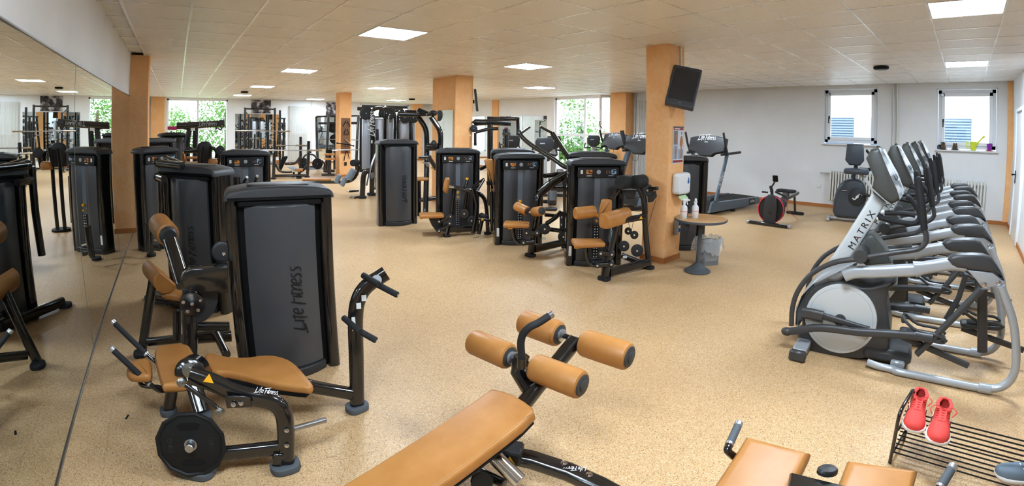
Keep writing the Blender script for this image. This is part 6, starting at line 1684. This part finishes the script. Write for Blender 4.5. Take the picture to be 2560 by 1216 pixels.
# ---- rack behind the narrow pillar
SM = thing('smith_rack', 'black barbell rack half hidden behind the narrow orange pillar', 'gym rack', (6.2, 17.4, 0))
for pth in (((4.964,17.614,1.973),(4.973,17.507,1.032),(4.964,17.406,0.286)), ((5.028,16.239,1.988),(4.95,16.159,0.823),(4.902,16.069,0.129)), ((6.162,16.272,2.017),(6.091,16.192,1.134),(6.032,16.108,0.416)), ((5.651,17.406,2.015),(5.57,17.222,0.352))):
    a = list(pth); a.append((a[-1][0], a[-1][1], .02))
    tubes(SM, [('upright', a, .09, .10)])
tubes(SM, [('top_bar', ((4.774,16.94,1.961),(6.258,16.45,2.011)), .06, .06), ('cross_bar', ((4.82,16.823,1.724),(6.195,16.367,1.743)), .07, .09)])
rod(SM, ((4.756,16.529,1.17),(6.124,16.073,1.137)), .02, 'guided_bar', 'steel')
for c_ in ((5.223,16.388,1.555),(5.287,16.367,1.166)): disc(SM, c_, .17, 'weight_disc', 'rubber', .06)
UB = thing('utility_bench', 'small utility bench with tan seat left of the narrow orange pillar', 'gym bench', (4.5, 15.3, 0))
tubes(UB, [('base_bar', ((4.337,14.777,0.089),(4.744,14.651,0.085)), .12, .08), ('base_bar', ((4.452,14.951,0.195),(4.807,14.841,0.192)), .1, .09), ('column', ((4.606,14.8,0.1),(4.619,14.796,0.776)), .12, .12), ('side_arm', ((4.398,14.967,0.535),(4.497,14.938,0.416),(4.467,14.947,0.239)), .05, .06)])
fslab(UB, (((-0.164,0.64),(0.165,0.639),(0.165,0.583),(-0.164,0.584)),(4.557,14.606,0),(0.955,-0.298,0),(0,0,1),0.3), 'seat', 'leather', .015); fslab(UB, (((-0.092,0.887),(0.094,0.887),(0.094,0.776),(-0.092,0.776)),(4.644,14.893,0),(0.955,-0.298,0),(0,0,1),0.1), 'head_rest', 'black_matt', .02); fslab(UB, (((-0.163,0.77),(0.164,0.77),(0.164,0.712),(-0.163,0.713)),(4.619,14.796,0),(0.955,-0.298,0),(0,0,1),0.3), 'upper_pad', 'leather', .015)

# ---- squat rack, bench press, plate-loaded arch
SQ = thing('squat_rack', 'black squat rack with barbell before the mirror on the back wall', 'gym rack', (3.2, 19.2, 0))
for x0, yy, top in ((2.62, 19.0, 2.05), (2.58, 19.75, 2.33), (3.86, 19.0, 2.22), (3.80, 19.75, 2.33)):
    tubes(SQ, [('upright', [(x0, yy, 0), (x0, yy, top)], .08, .09)])
    MB().box((x0, yy, .02), (.16, .16, .04), .008).build('foot', 'steel_black', SQ)
    for k in range(9):
        MB().box((x0 - .05, yy - .02, .55 + k * .14), (.05, .05, .05), .008).build('hook', 'steel_black', SQ)
tubes(SQ, [('top_bar', [(2.58, 19.75, 2.28), (3.80, 19.75, 2.28)], .06, .06), ('top_bar', [(2.62, 19.0, 1.98), (2.58, 19.75, 2.2)], .06, .06), ('base_bar', [(2.58, 19.75, .08), (3.80, 19.75, .08)], .06, .06), ('base_bar', [(2.62, 19.0, .08), (2.58, 19.75, .08)], .06, .06), ('base_bar', [(3.86, 19.0, .08), (3.80, 19.75, .08)], .06, .06)])
for x0 in (2.62, 3.86): MB().box((x0, 18.82, 1.415 - .045), (.07, .40, .05), .008).build('bar_hook', 'steel_black', SQ)
def barbell(label, a, b, plates=(), grp='barbells on the racks'):
    a = Vector(a); b = Vector(b); d = (b - a).normalized(); L = (b - a).length
    t_ = thing('barbell', label, 'barbell', tuple((a + b) / 2), 0, grp)
    MB().cyl(a + d * .38, b - d * .38, .016, 10).build('shaft', 'steel', t_)
    for p, s in ((a, 1), (b, -1)):
        MB().cyl(p, p + d * s * .38, .026, 12, .003).build('sleeve', 'brass_steel', t_)
        MB().cyl(p + d * s * .38, p + d * s * .41, .036, 12, .003).build('collar', 'steel', t_)
    return t_
mat('brass_steel', rgb(176, 160, 140), .3, metal=.9)
barbell('steel barbell lying across the squat rack', (2.103,18.783,1.426), (4.155,18.438,1.411))
BP = thing('bench_press', 'bench press station with two barbell uprights before the tall radiator', 'gym bench', (3.3, 14.9, 0))
for q in (((2.853,14.828,1.175),(2.84,14.83,0.78),(2.803,14.837,0.009)), ((3.951,14.885,1.161),(3.938,14.888,0.53),(3.899,14.898,0.001)), ((2.909,16.343,1.271),(2.897,16.345,0.452),(2.887,16.347,0.066)), ((4.044,16.306,1.256),(4.038,16.307,0.552),(4.03,16.31,0.181))):
    tubes(BP, [('upright', q, .09, .10)])
tubes(BP, [('cross_bar', ((2.88,15.026,0.087),(3.874,14.801,0.085)), .07, .08), ('curved_arm', spline(((2.88,14.823,0.449),(2.996,14.902,0.262),(3.169,14.968,0.202),(3.435,15.012,0.194)), 3), .06, .07), ('curved_arm', spline(((3.383,15.843,0.382),(3.686,15.878,0.376),(3.851,16.044,0.439),(4.007,16.212,0.583)), 3), .07, .08), ('curved_arm', spline(((3.726,15.046,0.181),(3.815,14.972,0.253),(3.926,14.891,0.439)), 3), .06, .07), ('leg', ((3.681,15.057,0.182),(3.667,15.06,-0.025)), .10, .10), ('leg', ((3.547,15.191,0.174),(3.488,15.205,-0.033)), .06, .06), ('cross_bar', ((4.069,16.3,0.952),(3.951,14.885,1.012)), .05, .06), ('cross_bar', ((2.893,16.346,0.452),(2.848,14.829,0.472)), .05, .06)])
fslab(BP, (((-0.307,0.325),(-0.076,0.358),(0.201,0.229),(0.2,0.182),(-0.032,0.185)),(3.615,15.237,0),(0.973,-0.231,0),(0,0,1),0.06), 'bench_pad', 'pad_light', .02)
mat('pad_light', rgb(176, 182, 192), .3)
fslab(BP, (((-0.123,0.279),(0.117,0.276),(0.116,0.201),(-0.124,0.204)),(3.717,15.212,0),(0.971,-0.237,0),(0,0,1),0.26), 'bench_end', 'leather', .02)
fslab(BP, (((-0.051,0.632),(0.115,0.65),(0.142,0.608),(0.053,0.444),(-0.08,0.164),(-0.186,0.165)),(3.322,15.754,0),(0.978,-0.206,0),(0,0,1),0.1), 'back_rest', 'black_matt', .03)
fslab(BP, (((-0.047,0.503),(0.048,0.502),(0.046,0.407),(-0.048,0.408)),(3.189,16.087,0),(0.981,-0.194,0),(0,0,1),0.2), 'seat', 'leather', .02)
for p in ((2.81,14.875,0), (3.891,14.868,0), (3.603,14.8,0)): foot(BP, p, .2, .16, .05)
for q in ((2.837,14.79,0.859),(3.859,14.557,0.849)): MB().box((q[0], q[1] - .06, q[2] - .02), (.10, .22, .05), .008).build('bar_hook', 'steel_black', BP)
barbell('long steel barbell resting on the bench press uprights', (2.408,14.785,0.894), (4.254,14.384,0.883))
barbell('steel barbell behind the one on the bench press', (2.927,16.238,0.977), (4.247,16.048,0.966))
AR = thing('plate_arch', 'bent black tube frame with a weight plate at each end before the radiator', 'gym machine', (4.794,17.867,0))
rod(AR, spline(((4.182,16.477,0.338),(4.184,16.477,0.513),(4.263,16.457,0.618),(4.409,16.418,0.643),(4.543,16.382,0.607),(4.64,16.354,0.461),(4.656,16.35,0.259)), 3), .03, 'arch_tube')
for c_ in ((4.167,16.378,0.333),(4.629,16.254,0.318)): disc(AR, c_, .19, 'weight_disc', 'rubber', .10)
tubes(AR, [('base_bar', ((4.394,16.422,0.216),(4.626,16.358,0.214)), .06, .06)])
MB().box(Vector((4.991,17.957,0)), (1.1, .8, .02), .004).build('floor_mat', 'rubber_grey', AR)

# ---- posters
def poster_bw(label, x0, x1, z0, z1, seed):
    t_ = thing('poster', label, 'poster', ((x0 + x1) / 2, YB - .01, z0), 0, None)
    m, t, b = mat('poster_bw%d' % seed, rgb(60, 56, 58), .5)
    t.links.new(ramp(t, noise(t, coords(t, 1, (seed, 0, 0)), 5.5, 4, .6), [(.40, rgb(26, 24, 28)), (.52, rgb(84, 76, 80)), (.62, rgb(196, 190, 192))]), b.inputs['Base Color'])
    MB().box(((x0 + x1) / 2, YB - .01, (z0 + z1) / 2), (x1 - x0, .016, z1 - z0), .002).build('print', 'poster_bw%d' % seed, t_, smooth=False)
    return t_
poster_bw('dark photo poster of a weightlifter above the squat rack', 2.93, 3.77, 2.13, 2.68, 3)
poster_bw('dark photo poster left of the narrow orange pillar near the ceiling', 6.22, 7.1, 2.08, 2.66, 8)

# ---- press frame and bikes behind the middle row
RF = thing('press_frame', 'black press frame with a long horizontal beam right of the wide pillar', 'gym machine', (6.0, 8.6, 0))
tubes(RF, [('top_beam', ((5.67,8.237,1.713),(5.699,8.217,1.747),(5.929,8.053,1.756),(6.296,7.769,1.742)), .10, .12), ('post', ((5.955,8.034,1.718),(5.957,8.032,1.334),(5.962,8.028,0.752)), .10, .12), ('arm', spline(((5.591,8.049,1.543),(5.697,7.974,1.58),(5.812,7.891,1.613),(5.97,7.771,1.627)), 3), .06, .07), ('arm', ((5.588,8.051,1.536),(5.59,8.049,1.273)), .05, .06), ('post', ((5.972,7.516,1.63),(5.977,7.512,1.212),(5.98,7.51,0.905)), .08, .09),
           ('top_bar', spline(((7.381,10.088,1.884),(7.641,9.892,1.879),(7.953,9.644,1.875),(8.009,9.597,1.822),(8.019,9.589,1.152)), 3), .10, .10), ('top_bar', ((6.938,9.791,1.803),(7.364,9.475,1.81)), .06, .05)])
fslab(RF, (((-0.18,1.9),(0.151,1.904),(0.151,1.836),(-0.179,1.832)),(7.583,10.063,0),(0.799,-0.602,0),(0,0,1),0.2), 'head_box', 'plastic_dark', .02)
MB().box((5.942,7.476,1.522), (.12, .12, .06), .01).build('sleeve', 'steel_black', RF)
rf_ = (5.962,8.028,0.752)
tubes(RF, [('post_foot', [(rf_[0], rf_[1], 0), (rf_[0], rf_[1], rf_[2] + .05)], .10, .12)])
disc(RF, (5.62,8.15,1.62), .08)
rf_ = (5.98,7.51,0.905); tubes(RF, [('post_foot', [(rf_[0], rf_[1], 0), (rf_[0], rf_[1], rf_[2] + .05)], .08, .09)])
EB = thing('exercise_bike', 'exercise bike with dark console left of the raised press arm', 'exercise bike', (6.56,7.009,0), -.75, 'exercise bikes by the right window', world=False)
MB().slab([(-.17, 1.22), (-.19, 1.38), (-.14, 1.46), (.14, 1.46), (.19, 1.38), (.17, 1.22), (.08, 1.14), (-.08, 1.14)], (0, .08, 0), (1, 0, 0), (0, 0, 1), .12, .03).build('console', 'plastic_dark', EB)
MB().box((-.04, -.052, 1.34), (.10, .01, .03), .004).build('badge', 'letter_grey', EB)
MB().oval([(0, .05, 1.2), (0, .1, .8), (0, .2, .35)], .10, .12, up=(1, 0, 0)).build('mast', 'silver_paint', EB)
MB().slab(smooth_poly([(-.1, .1), (.75, .1), (.7, .42), (.4, .62), (.1, .6), (-.05, .35)], 2), (.09, 0, 0), (0, 1, 0), (0, 0, 1), .18, .04).build('body_shell', 'plastic_charcoal', EB)
for s_ in (-1, 1): MB().tube(spline([(s_ * .08, .10, 1.12), (s_ * .24, .14, 1.10), (s_ * .26, .34, 1.14), (s_ * .24, .46, 1.22)], 4), .02, n=10).build('handlebar', 'rubber', EB)
MB().oval([(0, .72, .4), (0, .80, .92)], .05, .06, up=(1, 0, 0)).build('seat_post', 'chrome', EB)
MB().slab(smooth_poly([(-.05, -.15), (.05, -.15), (.13, .1), (.08, .16), (-.08, .16), (-.13, .1)], 3), (0, .82, .92), (1, 0, 0), (0, 1, 0), .08, .03).build('saddle', 'black_matt', EB)
for y in (-.15, .85): MB().bar((-.28, y, .035), (.28, y, .035), .08, .07, bev=.02).build('stabiliser', 'plastic_dark', EB)
for p, rz, lb in (((8.087,8.316,1.248), -.75, 'exercise bike nearest the right wall window behind the raised press arm'), ((7.275,8.907,1.285), -.5, 'exercise bike half hidden behind the vertical post of the press frame'), ((10.265,8.922,1.174), -.85, 'exercise bike directly left of the silver-masted treadmill')):
    c = copy_tree(EB); c.location = (p[0], p[1], 0); c.rotation_euler.z = rz; c['label'] = lb

# ---- left row: levers on M3, grips on M5, the long pull arm on M6
K = MACH['M3']
for q in (((-0.186,4.746,1.32),(-0.079,4.599,1.313),(0.026,4.45,1.312)), ((-0.192,4.746,1.19),(-0.135,4.598,1.187))):
    tubes(K, [('lever', q, .06, .065)])
    MB().lathe([(.035, -.02), (.042, -.015), (.042, .012), (.03, .018), (.012, .02), (0, .022)], q[0], V(-.3, -1, 0), 16).build('lever_cap', 'steel_black', K)
    bolt(K, Vector(q[0]) + V(-.008, -.022, 0), (-.3, -1, 0), .010)
tubes(K, [('lever', ((-0.123,4.898,1.347),(0.028,4.7,1.303)), .06, .05), ('frame_post', ((-0.166,4.947,1.288),(-0.176,4.947,0.901),(-0.2,4.946,0.489)), .06, .07), ('base_bar', [(-.35, 4.9, .06), (.05, 4.4, .06)], .07, .09), ('base_post', ((-0.405,6.187,0.497),(-0.431,6.185,0.161)), .05, .06)])
foot(K, (-.36, 4.92, 0), .14, .12)
tubes(K, [('side_post', ((-0.381,6.439,0.462),(-0.401,6.438,0.076)), .06, .07), ('side_bar', ((-0.389,6.438,0.151),(-0.282,6.444,0.127)), .05, .07)])
rod(K, ((-0.382,6.439,0.247),(-0.284,6.444,0.224)), .014, 'chrome_rod', 'chrome')
foot(K, (-0.415,6.62,0), .14, .12)
K = MACH['M5']
for q in (((0.796,6.35,0.907),(0.832,6.245,0.995)), ((0.948,6.329,0.91),(0.962,6.226,1.008))):
    grip(K, q[0], q[1], .018)
tubes(K, [('grip_bar', ((0.708,6.361,0.896),(0.95,6.329,0.897)), .05, .06), ('frame_post', [(.72, 6.36, .02), (.72, 6.36, 1.0)], .07, .09)])
foot(K, (.72, 6.36, 0), .15, .12); seat(K, (.6, 6.1, .5), .34, .3, .3)
K = MACH['M6']
rod(K, ((-0.046,11.3,1.626),(0.412,11.292,1.646),(0.885,11.265,1.677)), .075, 'pull_arm', n=14); rod(K, ((0.881,11.266,1.677),(1.009,11.255,1.683)), .085, 'arm_end', 'plastic_dark', 14)
p_ = Vector((0.621,11.133,1.67)); script_logo(.09, frame(p_ - V(0, .08, 0), (1, 0, .05), (0, 0, 1)), 'letter_grey', K)
rod(K, spline(((0.812,11.171,1.63),(0.812,11.171,1.546),(0.84,11.168,1.592),(0.906,11.163,1.54),(0.944,11.16,1.583),(0.934,11.161,1.649)), 3), .014, 'handle_hook')
tubes(K, [('post', ((0.264,11.397,1.721),(0.227,11.398,1.515),(0.188,11.398,1.272)) + ((0.188,11.398,0),), .10, .12), ('post', ((0.381,11.494,1.722),(0.361,11.494,1.134)) + ((0.361,11.494,0),), .10, .12), ('lever', ((-0.037,11.3,1.617),(0.187,11.298,1.581)), .06, .08)])
fslab(K, (((-0.041,1.6),(0.052,1.6),(0.053,1.52),(-0.041,1.52)),(0.303,11.276,0),(1,-0.027,0),(0,0,1),0.03), 'sign', 'sticker', .003)
tag(MB().box((-0.149,12.099,1.574), (.22, .16, .08), .006).build('storage_box', 'pink'), 'small pink box lying on the far weight tower by the left window', 'box')
PC = thing('chest_press', 'chest press with round-topped dark backrest and tan seat before the left window', 'gym machine', (0.428,8.589,0))
fslab(PC, (((-0.127,1.278),(-0.112,1.328),(-0.061,1.366),(0.005,1.378),(0.07,1.366),(0.121,1.319),(0.132,1.268),(0.117,0.985),(-0.124,0.99)),(0.44,8.769,0),(0.999,-0.05,0),(0,0,1),0.08), 'backrest', 'plastic_dark', .02)
for q in (((0.404,8.54,1.298),(0.38,8.542,1.099),(0.361,8.542,0.858)), ((0.533,8.533,1.304),(0.502,8.535,1.098),(0.475,8.537,0.855))): tubes(PC, [('back_post', [q[0], q[1], (q[2][0], q[2][1], .02)], .05, .06)])
fslab(PC, (((-0.071,1.087),(-0.029,1.107),(0.062,1.096),(0.078,1.057),(0.059,0.973),(-0.101,0.983)),(0.56,8.421,0),(0.998,-0.066,0),(0,0,1),0.14), 'seat_back', 'leather', .03)
tubes(PC, [('arm', spline(((0.543,8.583,1.273),(0.608,8.578,1.244),(0.636,8.576,1.179),(0.628,8.577,1.093)), 3), .05, .06), ('arm', ((0.647,8.475,0.999),(0.671,8.473,1.113),(0.686,8.472,1.212)), .06, .07), ('cross_bar', ((0.086,8.9,1.198),(0.323,8.894,1.217)), .06, .08)])
disc(PC, (0.678,8.373,1.232), .08, 'joint'); foot(PC, (0.428,8.589,0), .3, .3)
fslab(PC, (((-0.041,1.168),(-0.008,1.17),(0.028,1.061),(0.058,0.985),(0.011,0.952),(-0.045,0.953)),(0.098,9.319,0),(1,-0.011,0),(0,0,1),0.12), 'front_pad', 'leather', .03)
fslab(PC, (((-0.103,1.083),(0.104,1.08),(0.103,1.042),(-0.103,1.046)),(0.241,9.397,0),(1,-0.026,0),(0,0,1),0.2), 'roller_seat', 'leather', .02); fslab(PC, (((-0.117,1.007),(0.115,1.003),(0.114,0.966),(-0.118,0.97)),(0.236,9.197,0),(1,-0.026,0),(0,0,1),0.2), 'low_pad', 'leather', .02)
disc(PC, (0.183,8.898,1.226), .06)
tubes(PC, [('pad_post', [(.35, 9.15, .02), (.35, 9.15, .8)], .07, .08)])

for me_, n_ in PEND: me_.materials.append(MAT[n_])
for o in bpy.data.objects:
    for k in ('_o', '_M'):
        if k in o: del o[k]
